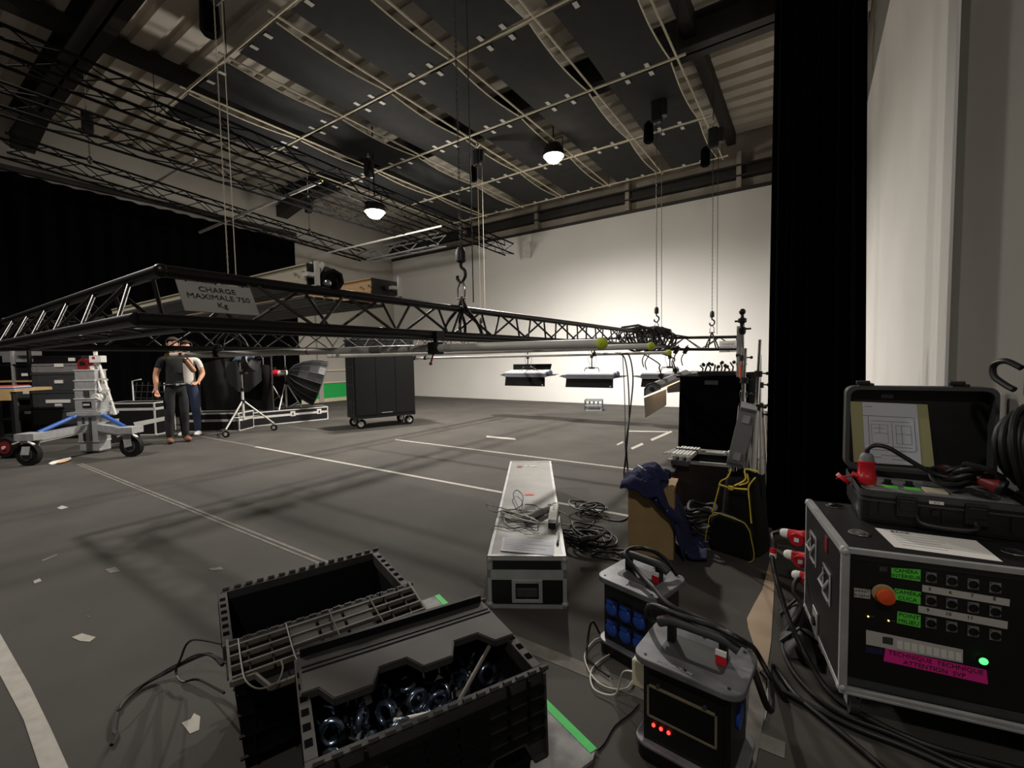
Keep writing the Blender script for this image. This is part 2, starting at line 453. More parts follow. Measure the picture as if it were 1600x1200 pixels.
side((X0, Y1, TZ), (X1, Y1, TZ), (0, 1, 0))
for p in ((X0, Y0), (X1, Y0), (X0, Y1), (X1, Y1)):   # corner blocks
    MB().sph(V((p[0], p[1], TZ))-TO, .028, 12, 8).build('corner_joint', M['blackm'], rig, True)
_d = .0
E0, E1 = V((X1, Y1, TZ-.04)), V((XE, Y1, TZ-.07))
chord((E0, E1)); chord((E0+V((0, -TD, -TH)), E1+V((0, -TD, -TH)))); chord((E0+V((0, TD, -TH)), E1+V((0, TD, -TH))))
lace(rig, E0-TO+V((0, -TD, -TH)), E1-TO+V((0, -TD, -TH)), E0-TO, E1-TO, .28)
lace(rig, E0-TO+V((0, TD, -TH)), E1-TO+V((0, TD, -TH)), E0-TO, E1-TO, .28)
MB().b2(E1-TO+V((-.01, -.13, -.22)), E1-TO+V((.01, .13, .02))).build('end_plate', M['blackm'], rig)
for xx in ():
    MB().box(V((xx, Y0-TD, TZ-TH))-TO, (.07, .06, .06)).build('coupler', M['galv'], rig)

# sign on the outer face of the near side
def on_front(x, y):
    P0 = V((X1+.03, 0, TZ)); n = V((TH, 0, TD)).normalized(); d = ray(x, y)
    return CAM + d*((P0-CAM).dot(n)/d.dot(n))
c4 = [on_front(*q) for q in ((271, 431), (391, 452), (404, 492), (289, 486))]
sg = thing('load_sign', 'grey plate lettered with the maximum load, fixed at the near truss corner', 'sign', c4[3])
ex = V((0, 1, 0)); ey = V((-TD, 0, TH)).normalized(); ez = ex.cross(ey)
yA, yB = (c4[3].y+c4[0].y)/2, (c4[1].y+c4[2].y)/2
bot = (c4[2]+c4[3])/2; hgt = ((c4[0]-c4[3]).length+(c4[1]-c4[2]).length)/2*.97
o0 = V((c4[3].x, yA, c4[3].z)); W_ = yB-yA
q = [o0, o0+ex*W_, o0+ex*W_+ey*hgt, o0+ey*hgt]
MB().poly([p-c4[3] for p in q], .004, ez).build('plate', pm('sign_grey', (146, 146, 143), .6, var=.06), sg)
ctr = o0+ex*(W_/2)+ey*(hgt/2)-c4[3]+ez*.0062
for s, k in (('CHARGE', .25), ('MAXIMALE 750', .0), ('Kg', -.26)):
    text(s, hgt*.245, M['ink'], sg, face_mx(ctr+ey*(k*hgt), ex, ey))
for k in (.12, .5, .88):
    MB().tube([o0+ex*(W_*k)+ey*(hgt*.93)-c4[3]-ez*.004, o0+ex*(W_*k)+ey*(hgt*.99)-c4[3]+ez*.008, o0+ex*(W_*k)+ey*(hgt*1.06)-c4[3]+ez*.0], .0025, 5).build('cable_tie', M['black'], sg)
s2 = thing('load_sign', 'small white plate on the far end truss beside the stand bundle', 'sign', (-1.28, Y1-.13, 1.4))
q1, q2 = py_(1124, 533, Y1-.13), py_(1151, 550, Y1-.13)
MB().b2((q1.x+1.28, 0, q2.z-1.4), (q2.x+1.28, -.006, q1.z-1.4)).build('plate', M['paperw'], s2)
for k, s in ((.7, 'CHARGE'), (.42, 'MAXIMALE 750'), (.16, 'Kg')):
    text(s, .05, M['inkg'], s2, face_mx(((q1.x+q2.x)/2+1.28, -.008, q2.z-1.4+(q1.z-q2.z)*k), (1, 0, 0), (0, 0, 1)))

# chain hoists carrying the frame
def chain_mb(x, y, z0, z1, r=.012, p=.034):
    mb = MB(); z = z0; k = 0
    while z < z1:
        ax = V((1, 0, 0)) if k % 2 else V((0, 1, 0))
        mb.tube([V((x, y, z+p*.62))+ax*0, V((x, y, z+p*.35))+ax*r*.62, V((x, y, z-p*.35))+ax*r*.62, V((x, y, z-p*.62)), V((x, y, z-p*.35))-ax*r*.62, V((x, y, z+p*.35))-ax*r*.62], r*.26, 4, True)
        z += p; k += 1
    return mb
def hoist(x, y, label, zt=5.0, zb=None, big=1.0, cm='steel'):
    zb = TZ if zb is None else zb
    t = thing('chain_hoist', label, 'hoist', (x, y, zb), group=None)
    k = big
    # motor at the top
    z = zt-zb
    MB().box((0, 0, z), (.2*k, .16*k, .42*k)).build('motor_body', M['black'], t, bev=.03)
    MB().cyl((.13*k, 0, z-.12*k), (.13*k, 0, z+.16*k), .075*k, n=12).build('gear_housing', M['black'], t, True)
    MB().lathe([(.03, 0), (.09*k, -.05), (.10*k, -.36*k), (.07*k, -.4*k)], 12, (-.16*k, .02, z-.1)).build('chain_bag', M['velvet'], t, True)
    MB().tube(spline([(0, 0, z+.2*k), (0, 0, z+.27*k), (.05*k, 0, z+.3*k), (0, 0, z+.37*k), (-.05*k, 0, z+.32*k)], 5), .016*k, 6).build('top_hook', M['chrome'], t, True)
    MB().cyl((0, 0, z+.36*k), (0, 0, 5.98-zb), .008, n=5).build('pick_cable', M['steel'], t)
    chain_mb(0, 0, .46, z-.2*k, .012 if cm == 'steel' else .009).build('chain', M[cm], t)
    MB().cyl(RT*.085+V((0, 0, .05)), RT*.085+V((0, 0, z-.2*k)), .0045, n=6).build('dead_end_line', M[cm], t, True)
    MB().lathe([(.02, .34), (.036, .35), (.036, .42), (.022, .45)], 10).build('hook_block', M['black'], t, True)
    MB().tube(spline([(0, 0, .35), (.0, 0, .31), (.034, 0, .28), (.036, 0, .235), (0, 0, .2), (-.036, 0, .225), (-.034, 0, .25)], 6), .012, 8).build('hook', M['black'], t, True)
    MB().tube(spline([(-.03, 0, .08), (-.032, 0, .15), (0, 0, .205), (.032, 0, .15), (.03, 0, .08)], 6), .008, 8).cyl((-.045, 0, .08), (.045, 0, .08), .009, n=8).build('shackle', M['chrome'], t, True)
    MB().tube(spline([(0, 0, .09), (.03, .02, 0), (.06, .10, -.1), (.09, .13, -.2)], 5), .012, 6).tube(spline([(0, 0, .09), (.03, -.02, 0), (.06, -.10, -.1), (.09, -.13, -.2)], 5), .012, 6).tube(spline([(0, 0, .09), (-.03, .02, 0), (-.06, .10, -.1), (-.09, .13, -.2)], 5), .012, 6).tube(spline([(0, 0, .09), (-.03, -.02, 0), (-.06, -.1, -.1), (-.09, -.13, -.2)], 5), .012, 6).build('sling', M['black'], t, True)
    return t
hoist(X1, 2.55, 'chain hoist with a large black hook on the near truss side, above the cardboard light', 5.15)
hoist(X1, 7.55, 'chain hoist with motor and chain bag, over the cable-wrapped truss end', 5.28, big=.85)
hoist(-1.42, Y1, 'chain hoist holding the far end truss beside the white plate', 4.95, TZ-.06, big=.8)
hoist(X0, 6.9, 'chain hoist over the far truss side, near the middle of the canopy', 5.15, big=.75, cm='cord')
hoist(X0, 2.38, 'chain hoist over the far truss side, with pale paired lines in front of the curtain', 5.4, cm='cord')
for x, y, z, lab in ((-10.0, 6.3, 4.95, 'small chain hoist hung from the upper truss in front of the pale wall'), (-9.75, 2.35, 5.15, 'small chain hoist hung by the roof frame haunch at the left wall'), (-7.35, 5.95, 5.05, 'chain hoist motor beside the middle canopy pipe, above the upper truss')):
    t = thing('chain_hoist', lab, 'hoist', (x, y, z))
    MB().box((0, 0, .1), (.14, .13, .34)).build('motor_body', M['black'], t, bev=.02)
    MB().cyl((.1, 0, .02), (.1, 0, .2), .05, n=10).build('gear_housing', M['black'], t, True)
    MB().tube([(0, 0, .27), (.03, 0, .31), (0, 0, .35), (-.03, 0, .31)], .012, 6).cyl((0, 0, .34), (0, 0, 6.47-z), .008, n=5).build('top_hook', M['galv'], t, True)
    chain_mb(0, 0, -.45, -.1, .014, .04).build('chain', M['steel'], t)
    MB().lathe([(.015, -.56), (.035, -.53), (.035, -.47), (.015, -.44)], 8).build('hook_block', M['black'], t, True)

# long aluminium poles with tennis balls on their ends
def ball(c, t, r=.0335):
    b = MB().sph(c, r, 20, 12).build('tennis_ball', M['yellow'], t, True)
    pts = []
    for k in range(40):
        a = 2*pi*k/40; A, B = .44*r*2, .29*r*2
        p = V((A*cos(a)+B*cos(3*a)*.45, A*sin(a)-B*sin(3*a)*.45, .62*r*2*sin(2*a)*.8)).normalized()*r*1.005
        pts.append(V(c)+p)
    MB().tube(pts, .0012, 4, True).build('seam', M['paperw'], b)
def pole(a, b, r, label, balls=(1, 1), rings=True, cat='pole'):
    a, b = V(a), V(b); t = thing('aluminium_pole', label, cat, a); d = b-a
    MB().cyl((0, 0, 0), d, r, n=16).build('tube', M['alu'], t, True)
    if balls[0]: ball((0, 0, 0), t, .0335)
    if balls[1]: ball(d, t, .0335)
    if rings:
        u = d.normalized()
        for k, m, w_ in ((.52, 'red', .008), (.22, 'tag', .03), (.36, 'grey', .05)):
            MB().cyl(d*k-u*w_, d*k+u*w_, r*1.03, n=16).build('marking_ring', M[m], t, True)
    return t
PA, PB = at(940, 537, 2.36), at(263, 549, 4.55)
PB.z = PA.z + .03
pole(PA, PB, .0255, 'thick silver pole with a tennis ball on its near end, clamped under the truss')
P2A = at(1017, 541, 3.65); pole(P2A, (-5.4, 3.6, P2A.z), .024, 'second silver pole with a yellow ball, reaching under the black cables', (1, 0), False)
P3A = at(1045, 551, 5.1); t3 = pole(P3A, (-5.5, P3A.y, P3A.z), .018, 'third thin silver pole with a yellow ball, behind the hung cables', (1, 0), False)
for x_ in (X1-TD, X0+TD, X0-TD):
    MB().cyl((x_-P3A.x, 0, 0), (x_-P3A.x, 0, TZ-TH-P3A.z), .012, n=8).box((x_-P3A.x, 0, 0), (.04, .05, .05)).build('hanging_clip', M['black'], t3, True)
for p, (x, y) in ((PA, (X1+TD, None)),):
    u = (PB-PA); k = (X1+TD-PA.x)/u.x; c = PA+u*k
    t = thing('pole_clamp', 'black scissor clamp gripping the thick silver pole under the near truss side', 'clamp', c)
    MB().box((0, 0, 0), (.07, .09, .08)).build('jaw', M['black'], t, bev=.01)
    MB().tube([(.0, 0, .03), (.0, 0, .07), (.02, 0, .1)], .014, 8).box((0, 0, .085), (.09, .07, .05)).build('hook', M['black'], t)
    MB().cyl((0, -.02, -.03), (.0, -.05, -.1), .006, n=6).sph((0, -.05, -.1), .011, 8, 6).build('tightening_handle', M['dred'], t, True)
    c2 = PA+u*.80
    t = thing('pole_clamp', 'black clamp gripping the silver pole near the person in black', 'clamp', c2)
    MB().box((0, 0, .01), (.06, .08, .08)).box((0, 0, .06), (.05, .05, .06)).build('jaw', M['black'], t, bev=.01)
    MB().cyl((0, 0, .03), (0, 0, TZ-TH-c2.z-.02), .02, n=8).build('hook', M['black'], t, True)
q1 = [onp(*q, 2, 5.2) for q in ((222, 298), (305, 249))]; 

a_, b_ = onp(222, 298, 2, 4.95), onp(306, 249, 2, 5.05)
pole(a_, b_, .025, 'grey pole across the upper trusses over the pale wall', (0, 0), False)
a_, b_ = onp(312, 363, 2, 4.46), onp(502, 283, 2, 4.62)
pole(b_, a_, .03, 'silver pole with a faded yellow ball across the upper trusses', (1, 0), False)
a_, b_ = onp(486, 401, 2, 4.3), onp(690, 353, 2, 4.38)
pole(b_, a_, .022, 'long shiny pole under the upper truss, brightest below the floodlight', (0, 0), False)

# box truss rectangle and long ladder trusses under the roof
def box_truss(a, b, label, w=.29, step=.5, mat='blackm', r=.02):
    a, b = V(a), V(b); t = thing('roof_truss', label, 'truss', a); d = b-a; h = w/2
    u = d.normalized(); s_ = u.cross(V((0, 0, 1))).normalized()*h; up = V((0, 0, h))
    cs = [s_+up, -s_+up, -s_-up, s_-up]
    for c in cs: MB().cyl(c, d+c, r, n=8).build('chord', M[mat], t, True)
    for i in range(4):
        lace(t, cs[i], d+cs[i], cs[(i+1) % 4], d+cs[(i+1) % 4], step, r=.009, mat=mat)
    return t
box_truss((-7.05, .6, 4.68), (-7.35, 10.9, 4.5), 'dark box truss ending free in front of the white cyclorama top', mat='mblack')
box_truss((-8.3, .6, 4.62), (-8.35, 8.75, 4.5), 'dark box truss running beside the left floodlight', mat='mblack')
box_truss((-10.4, 1.5, 4.75), (-11.2, 8.8, 4.5), 'dark box truss in front of the pale wall strip above the curtain', mat='mblack')
box_truss((-11.3, 8.92, 4.5), (-8.15, 8.92, 4.5), 'bright cross truss closing the upper truss rectangle', mat='galv')

# ------------------------------------------------------------------ open lidded crates in front
def crate(label, ctr, rz, hgt, leaves):
    t = thing('lidded_crate', label, 'crate', (ctr[0], ctr[1], 0), rz)
    def shell(x0, y0, z0, x1, y1, z1, th):
        mb = MB(); R = []
        for x, y, z in ((x0, y0, z0), (x1, y1, z1), (x1-th, y1-th, z1), (x0-th, y0-th, z0+.01)):
            R += [(-x, -y, z), (x, -y, z), (x, y, z), (-x, y, z)]
        f = [(k*4+i, k*4+(i+1) % 4, (k+1)*4+(i+1) % 4, (k+1)*4+i) for k in range(3) for i in range(4)]
        return mb._a(R, f+[(3, 2, 1, 0), (12, 13, 14, 15)])
    shell(.255, .155, 0, .285, .183, hgt-.03, .006).build('body', M['crate'], t)
    rim = MB()
    for (a, b) in (((-.3, -.2, hgt-.045), (.3, -.178, hgt)), ((-.3, .178, hgt-.045), (.3, .2, hgt)), ((-.3, -.178, hgt-.045), (-.272, .178, hgt)), ((.272, -.178, hgt-.045), (.3, .178, hgt))):
        rim.b2(a, b)
    rim.b2((-.29, -.192, hgt-.075), (.29, -.181, hgt-.045)).b2((-.29, .181, hgt-.075), (.29, .192, hgt-.045))
    rim.build('rim', M['crateg'], t, bev=.002)
    for s in (-1, 1):
        for k in range(9):
            x = -.24+.06*k; dx = .9
            if k % 2: continue
            MB().prism([(-.003, 0), (.003, 0), (.003, -.012), (-.003, -.012)] if 0 else [(-.004, -.004), (.004, -.004), (.004, .004), (-.004, .004)], .03, hgt-.08, None, (x*.95, s*.176, 0)).build('wall_rib', M['crate'], t)
        for k in range(4):
            MB().b2((-.27, s*.178, .06+.07*k), (.27, s*.190, .066+.07*k)).build('wall_rib', M['crate'], t)
        # short end: hand hole frame, slots
        g = MB(); x = s*.287
        for k in range(5): g.b2((x-.006, -.13+.055*k, hgt-.10), (x+.006, -.10+.055*k, hgt-.06))
        g.b2((x-.004, -.07, hgt-.19), (x+.006, .07, hgt-.18)).b2((x-.004, -.07, hgt-.13), (x+.006, .07, hgt-.12)).b2((x-.004, -.07, hgt-.19), (x+.006, -.06, hgt-.12)).b2((x-.004, .06, hgt-.19), (x+.006, .07, hgt-.12))
        g.build('hand_hole', M['wire'], t)
    sl = MB()
    for k in range(7): sl.b2((-.3015, -.15+.045*k, hgt-.03), (-.2995, -.125+.045*k, hgt-.012))
    for k in range(6): sl.b2((-.296, -.14+.05*k, hgt+.0), (-.279, -.118+.05*k, hgt+.0015))
    for k in range(6): sl.b2((.279, -.14+.05*k, hgt+.0), (.296, -.118+.05*k, hgt+.0015))
    sl.build('rim_slot', M['velvet'], t, kind='stuff')
    kn = MB()
    for k in range(16):
        kn.cyl((-.285+.038*k, .198, hgt+.004), (-.263+.038*k, .198, hgt+.004), .0075, n=6); kn.cyl((-.285+.038*k, -.198, hgt+.004), (-.263+.038*k, -.198, hgt+.004), .0075, n=6)
    kn.build('hinge', M['crateg'], t, kind='stuff')
    for s, ang, up in leaves:    # s=-1 front edge, +1 rear edge; ang measured from lying flat inwards over the box
        e = bpy.data.objects.new('lid_leaf', None)
        out = []
        n0 = .195; ph = 1 if s > 0 else 0
        pts = [(-.288, 0.004), (.288, .004)]
        teeth = [(.288, .165+.0)]
        xs = [.25, .22, .13, .10, .02, -.01, -.09, -.12, -.20, -.23]
        lv = 1 if ph else 0
        seq = [(.288, .17 if lv else .232)]
        for i, x in enumerate(xs):
            if i % 2 == 0: seq.append((x, .17 if lv else .232))
            else:
                lv ^= 1; seq.append((x, .17 if lv else .232))
        seq.append((-.288, seq[-1][1]))
        poly = pts+seq
        R = rot3(0, 0, 0 if s < 0 else pi)
        rx = rad(ang)
        base = MX.Translation((0, s*.198, hgt+.006)) @ R.to_4x4() @ MX.Rotation(rx, 4, 'X')
        p = MB().prism(poly, -.003, .003).build('lid_leaf', M['crateg' if not up else 'crate'], t)
        p.matrix_local = base
        zz = -.012
        n = len(poly)
        ed = MB()
        for i in range(1, n):
            a, b = poly[i], poly[(i+1) % n]
            ed.bar((a[0], a[1], -.008), (b[0], b[1], -.008), .007, .018)
        ed.build('edge_rail', M['wire' if up else 'crateg'], p)
        if s > 0:
            for y_ in (.062, .082): MB().b2((-.285, y_, .003), (.285, y_+.006, .006)).build('groove_rib', M['crate'], p)
            MB().b2((-.285, .0, .003), (.285, .014, .026)).build('rear_lip', M['crate'], p)
        for k in range(1, 5):
            MB().b2((-.285, .04*k-.003, -.020), (.285, .04*k+.003, -.003)).build('rib', M['wire' if up else 'crate'], p)
        for k in range(9):
            x = -.24+.06*k
            if abs(x) > .13: MB().b2((x-.0025, .008, -.016), (x+.0025, .17, -.003)).build('rib', M['crate'], p)
        for x0, x1 in ((-.13, -.05), (-.04, .03), (.04, .12)):
            MB().b2((x0, .045, -.017), (x1, .115, -.004)).b2((x0, .125, -.014), (x1, .155, -.004)).build('stiffener_plate', M['crateg' if up else 'crate'], p)
        if up:
            for x in (-.215, -.085, .045, .18):
                MB().tube(spline([(x-.045, .02, -.02), (x-.045, .13, -.026), (x-.04, .20, -.03), (x-.012, .243, -.03), (x+.03, .243, -.03), (x+.05, .20, -.026), (x+.05, .16, -.02)], 4), .0024, 5).build('wire_loop', M['wire'], p, True)
    return t
c1 = (-1.54, .93); r1 = rad(69.2)
crate('black lidded crate standing open and nearly empty, ribbed flap folded outwards', c1, r1, .45, [(-1, 192, True)])
c2 = (-.905, .84); r2 = rad(63)
crate('black lidded crate half closed, holding shiny couplers and rods', c2, r2, .45, [(1, 1.5, False), (-1, 268, False)])
def c2w(x, y, z):
    return V((c2[0]+x*cos(r2)-y*sin(r2), c2[1]+x*sin(r2)+y*cos(r2), z))
# dirt-worn rod and a bright rod inside, pile of couplers
t = thing('metal_rod', 'dark metal rod leaning across the inside of the half closed crate', 'rod', c2w(.05, -.165, .42))
MB().cyl((0, 0, 0), c2w(.255, .02, .435)-c2w(.05, -.165, .42), .006, n=8).build('rod', M['wire'], t, True)
MB().cyl((0, 0, 0), (c2w(.255, .02, .435)-c2w(.05, -.165, .42))*.06, .008, n=8).build('rod_tip', M['crateg'], t, True)
t = thing('metal_rod', 'short bright rod lying on the couplers in the half closed crate', 'rod', c2w(-.09, -.11, .405))
MB().cyl((0, 0, 0), c2w(.07, -.17, .42)-c2w(-.09, -.11, .405), .004, n=8).build('rod', M['paperw'], t, True)
MB().sph((0, 0, 0), .006, 8, 6).build('rod_tip', M['alu'], t, True)
def coupler():
    t = thing('pipe_coupler', 'shiny metal pipe coupler in the pile inside the half closed crate', 'coupler', group='couplers in the half closed crate')
    pts = [(.026*cos(a), 0, .026*sin(a)) for a in [rad(k) for k in range(-60, 241, 30)]]
    MB().tube(pts, [.008]*len(pts), 8).build('clamp_band', M['clear'], t, True)
    MB().box((0, 0, -.034), (.024, .03, .02)).cyl((0, 0, -.04), (0, 0, -.07), .006, n=8).build('bolt', M['chrome'], t)
    MB().tube([(-.02, 0, -.065), (0, 0, -.07), (.02, 0, -.065)], .005, 6).build('wing_nut', M['galv'], t)
    return t
k0 = coupler(); first = True
for gx in range(6):
    for gy in range(2):
        x = -.235+.072*gx+random.uniform(-.01, .01); y = -.125+.085*gy+random.uniform(-.008, .008); z = .375+.02*random.random()-.012*max(0, gx-2)
        o = k0 if first else dup(k0); first = False
        o.location = c2w(x, y, z); o.rotation_euler = (random.uniform(-.5, .5), random.uniform(-1.2, 1.2), random.uniform(0, 6))
for gx in range(7):
    for gy in range(4):
        o = dup(k0); o.location = c2w(-.235+.078*gx, -.14+.085*gy, .315+.01*random.random()); o.rotation_euler = (random.uniform(-1.5, 1.5), random.uniform(-1.2, 1.2), random.uniform(0, 6))
t = thing('stacking_tray', 'black tray at the bottom of the half closed crate', 'tray', c2w(0, 0, .23), r2)
MB().b2((-.25, -.16, 0), (.25, .16, .03)).b2((-.25, -.16, .03), (-.24, .16, .045)).b2((.24, -.16, .03), (.25, .16, .045)).build('tray', M['crate'], t)
del t
t = thing('crumpled_tissue', 'crumpled white paper scrap inside the open empty crate', 'paper', (c1[0]+.15, c1[1]+.02, .40))
MB().grid(lambda u, v: V((.05*(u-.5)+.01*sin(9*v), .05*(v-.5)+.01*sin(11*u), .02*sin(7*u+3*v)*sin(5*v))), 6, 6).build('sheet', M['paperw'], t, solid=.001)
MB().b2((-.012, -.01, -.39), (.012, .01, -.01)).build('core', M['paperw'], t) if 0 else None
# strap trailing from the crate handle
t = thing('frayed_strap', 'black frayed strap trailing on the floor from the open crate handle', 'strap', fl(300, 1050))
o0 = V(t.location)
hp = V((c1[0]-.3*cos(r1), c1[1]-.3*sin(r1), .28))
mid = [hp-o0+V((.0, 0, 0)), fl(325, 1022, .18)-o0, fl(290, 1035, .1)-o0, fl(262, 1050, .03)-o0, fl(228, 1068, .012)-o0, fl(195, 1095, .01)-o0, fl(182, 1115, .01)-o0, fl(178, 1140, .01)-o0, fl(182, 1148, .01)-o0, fl(174, 1164, .012)-o0]
MB().tube(spline(mid, 5), [.006]*10+[.009]*20+[.004]*10+[.008]*6 if 0 else .0065, 5).build('strap', M['cable'], t, True)
for k, dz in ((0, .01), (1, -.006)):
    pp = [p+V((.012*sin(i*1.7+k*2), .012*cos(i*2.1+k), .006)) for i, p in enumerate(mid[:7])]
    MB().tube(spline(pp, 5), .0035, 5).build('strand', M['cable'], t, True)
lp = [hp-o0+V((0, .03, .05)), fl(300, 1000, .2)-o0, fl(282, 1030, .12)-o0, fl(275, 1050, .04)-o0, fl(285, 1065, .03)-o0, fl(310, 1062, .05)-o0, hp-o0+V((0, 0, -.1))]
MB().tube(spline(lp, 6), .0045, 5).build('loop', M['cable'], t, True)

# worn board with green tape under the crate
t = thing('worn_board', 'worn grey board with green taped edge lying under the half closed crate', 'board', fl(880, 1150))
o0 = V(t.location)
ga, gb = fl(855, 1098, .012)-o0, fl(930, 1172, .012)-o0; dd = (gb-ga).normalized(); nn = V((dd.y, -dd.x, 0))
e0, e1 = ga-dd*.95, gb
MB().poly([p*1.0-V((0, 0, .0)) for p in (e0, e1, e1+nn*.03+dd*.02, e1+nn*.12+dd*.02, e1+nn*.5-dd*.05, e0+nn*.5)], -.011, (0, 0, 1)).build('board', M['felt'], t)
MB().poly([e0-nn*.008+V((0, 0, .001)), e1-nn*.008+V((0, 0, .001)), e1+nn*.022+V((0, 0, .001)), e0+nn*.022+V((0, 0, .001))], .0012).build('edge_tape', M['green'], t)

# ------------------------------------------------------------------ flight cases
def flight(label, loc, rz, d, body='case', lid='case', edge='alu', seam=.62, latches=(), handle=(), name='flight_case', er=.022):
    L, W, Hh = d; t = thing(name, label, 'case', loc, rz)
    MB().b2((-L/2+.004, -W/2+.004, 0.003), (L/2-.004, W/2-.004, Hh*seam)).build('body', M[body], t)
    MB().b2((-L/2+.004, -W/2+.004, Hh*seam), (L/2-.004, W/2-.004, Hh-.003)).build('lid', M[lid], t)
    g = MB(); e = er
    for z in (0, Hh*seam-e, Hh*seam+.002, Hh-e):
        for s in (-1, 1):
            g.b2((-L/2, s*W/2-(.003 if s > 0 else 0), z), (L/2, s*W/2+(0 if s > 0 else .003), z+e))
            g.b2((s*L/2-(.003 if s > 0 else 0), -W/2, z), (s*L/2+(0 if s > 0 else .003), W/2, z+e))
    for z in (0, Hh-.003):
        for s in (-1, 1):
            g.b2((-L/2, s*W/2-(e if s > 0 else 0), z), (L/2, s*W/2+(0 if s > 0 else e), z+.003))
            g.b2((s*L/2-(e if s > 0 else 0), -W/2+e, z), (s*L/2+(0 if s > 0 else e), W/2-e, z+.003))
    for i in (-1, 1):
        for j in (-1, 1):
            x, y = i*L/2, j*W/2
            g.b2((x, y, 0), (x-i*e, y-j*.003, Hh)).b2((x, y, 0), (x-i*.003, y-j*e, Hh))
    g.build('edge_profile', M[edge], t)
    for i in (-1, 1):
        for j in (-1, 1):
            for z in (.02, Hh-.02):
                MB().sph((i*(L/2-.012), j*(W/2-.012), z), .020, 10, 6).build('ball_corner', M[edge], t, True)
    for (c, n) in latches:
        lt = bx = MB(); c = V(c); n = V(n); u = V((0, 0, 1)); s_ = n.cross(u); R = MX((s_, u, n)).transposed()
        lt.box(c, (.10, .11, .006), R); lt.build('latch', M[edge], t, bev=.003)
        MB().box(c+n*.006, (.03, .05, .006), R).build('turn_key', M['chrome'], t)
    for (c, n) in handle:
        c = V(c); n = V(n); u = V((0, 0, 1)); s_ = n.cross(u); R = MX((s_, u, n)).transposed()
        g = MB()
        for a, b, w_, h_ in ((0, .052, .16, .02), (0, -.052, .16, .02), (.07, 0, .02, .10), (-.07, 0, .02, .10)):
            g.box(c+s_*a+u*b+n*.003, (w_, h_, .008), R)
        h = g.build('handle_dish', M['galv'], t, bev=.003)
        MB().box(c+n*.001, (.13, .09, .004), R).build('dish_back', M['black'], t)
        MB().box(c+n*.008-u*.004, (.11, .05, .012), R).build('handle_grip', M['dgrey'], t, bev=.006)
    return t
lc = [V((-1.40, 1.83, 0)), V((-1.02, 1.98, 0)), V((-2.13, 3.83, 0)), V((-2.50, 3.66, 0))]
lcc = sum(lc, V())/4; lrz = math.atan2(lc[2].y-lc[1].y, lc[2].x-lc[1].x)
LL, LW, LH = 2.16, .415, .28
lcase = flight('long low grey flight case with cables and a paper sheet on top', lcc, lrz, (LL, LW, LH), 'case', 'caseg', 'galv', .66,
               handle=[((-LL/2, 0, .095), (-1, 0, 0))], latches=[((-.6, -LW/2-.001, .18), (0, -1, 0)), ((.6, -LW/2-.001, .18), (0, -1, 0)), ((-.6, LW/2+.001, .18), (0, 1, 0)), ((.6, LW/2+.001, .18), (0, 1, 0))])
MB().b2((-LL/2-.001, -LW/2+.03, LH*.66+.026), (-LL/2+.003, LW/2-.03, LH-.026)).build('lid_end_panel', M['case'], lcase)
for z_ in (.095,):
    MB().b2((-LL/2-.001, -LW/2+.02, LH*.66-.03), (-LL/2+.003, LW/2-.02, LH*.66+.024)).build('end_rail', M['galv'], lcase)
def lcw(x, y, z=LH+.001):   # local on the case top -> world
    return V((lcc.x+x*cos(lrz)-y*sin(lrz), lcc.y+x*sin(lrz)+y*cos(lrz), z))
def topz(px_, py_2, z=LH+.002): return fl(px_, py_2, z)
# hole at far end, stickers
mxl = lambda p, rz: MX.Translation(p) @ MX.Rotation(rz, 4, 'Z')
for (x, y, w_, m) in ((827, 771, .07, 'orange'),):
    p = topz(x, y); inv = MX.Rotation(-lrz, 4, 'Z') @ MX.Translation(-lcc)
    q = inv @ p
    MB().b2((q.x-.028, q.y-.036, q.z-.002), (q.x+.028, q.y+.036, q.z-.001)).build('red_sticker', M[m], lcase)
    text('037', .03, M['paperw'], lcase, face_mx((q.x, q.y, q.z-.0005), (0, -1, 0), (1, 0, 0)))
inv = MX.Rotation(-lrz, 4, 'Z') @ MX.Translation(-lcc)
for (x, y, m, w_) in ((812, 728.5, 'dred', .05),):
    q = inv @ topz(x, y); MB().b2((q.x-.03, q.y-w_/2, q.z-.002), (q.x+.03, q.y+w_/2, q.z-.001)).build('dark_label', M[m], lcase)
for (x, s) in ((826, 'M'), (836, 'B')):
    q = inv @ topz(x, 728); text(s, .09, M['paperw'], lcase, face_mx((q.x, q.y, q.z-.001), (0, -1, 0), (1, 0, 0)))
# handwritten sheet
c_ = [topz(*q) for q in ((785.5, 839), (866, 845), (865, 868), (782, 860.5))]
o0 = c_[3]; t = thing('handwritten_sheet', 'handwritten white sheet lying on the near end of the long grey case', 'paper', o0)
MB().poly([p-o0 for p in c_], .0006).build('sheet', M['paper'], t)
for k in range(6):
    v = .12+.14*k; L_ = (.75, .5, .9, .4, .8, .6)[k]
    a = c_[0].lerp(c_[3], v)-o0+V((0, 0, .001)); b = c_[1].lerp(c_[2], v)-o0+V((0, 0, .001))
    pts = []
    for i in range(41):
        u = .05+i/40*L_; p = a.lerp(b, u); d_ = (c_[3]-c_[0])*.04
        pts.append(p+d_*sin(i*2.3+k)*(.6+.4*sin(i*.9)))
    MB().tube(pts, .0006, 3).build('handwriting', M['ink'], t)
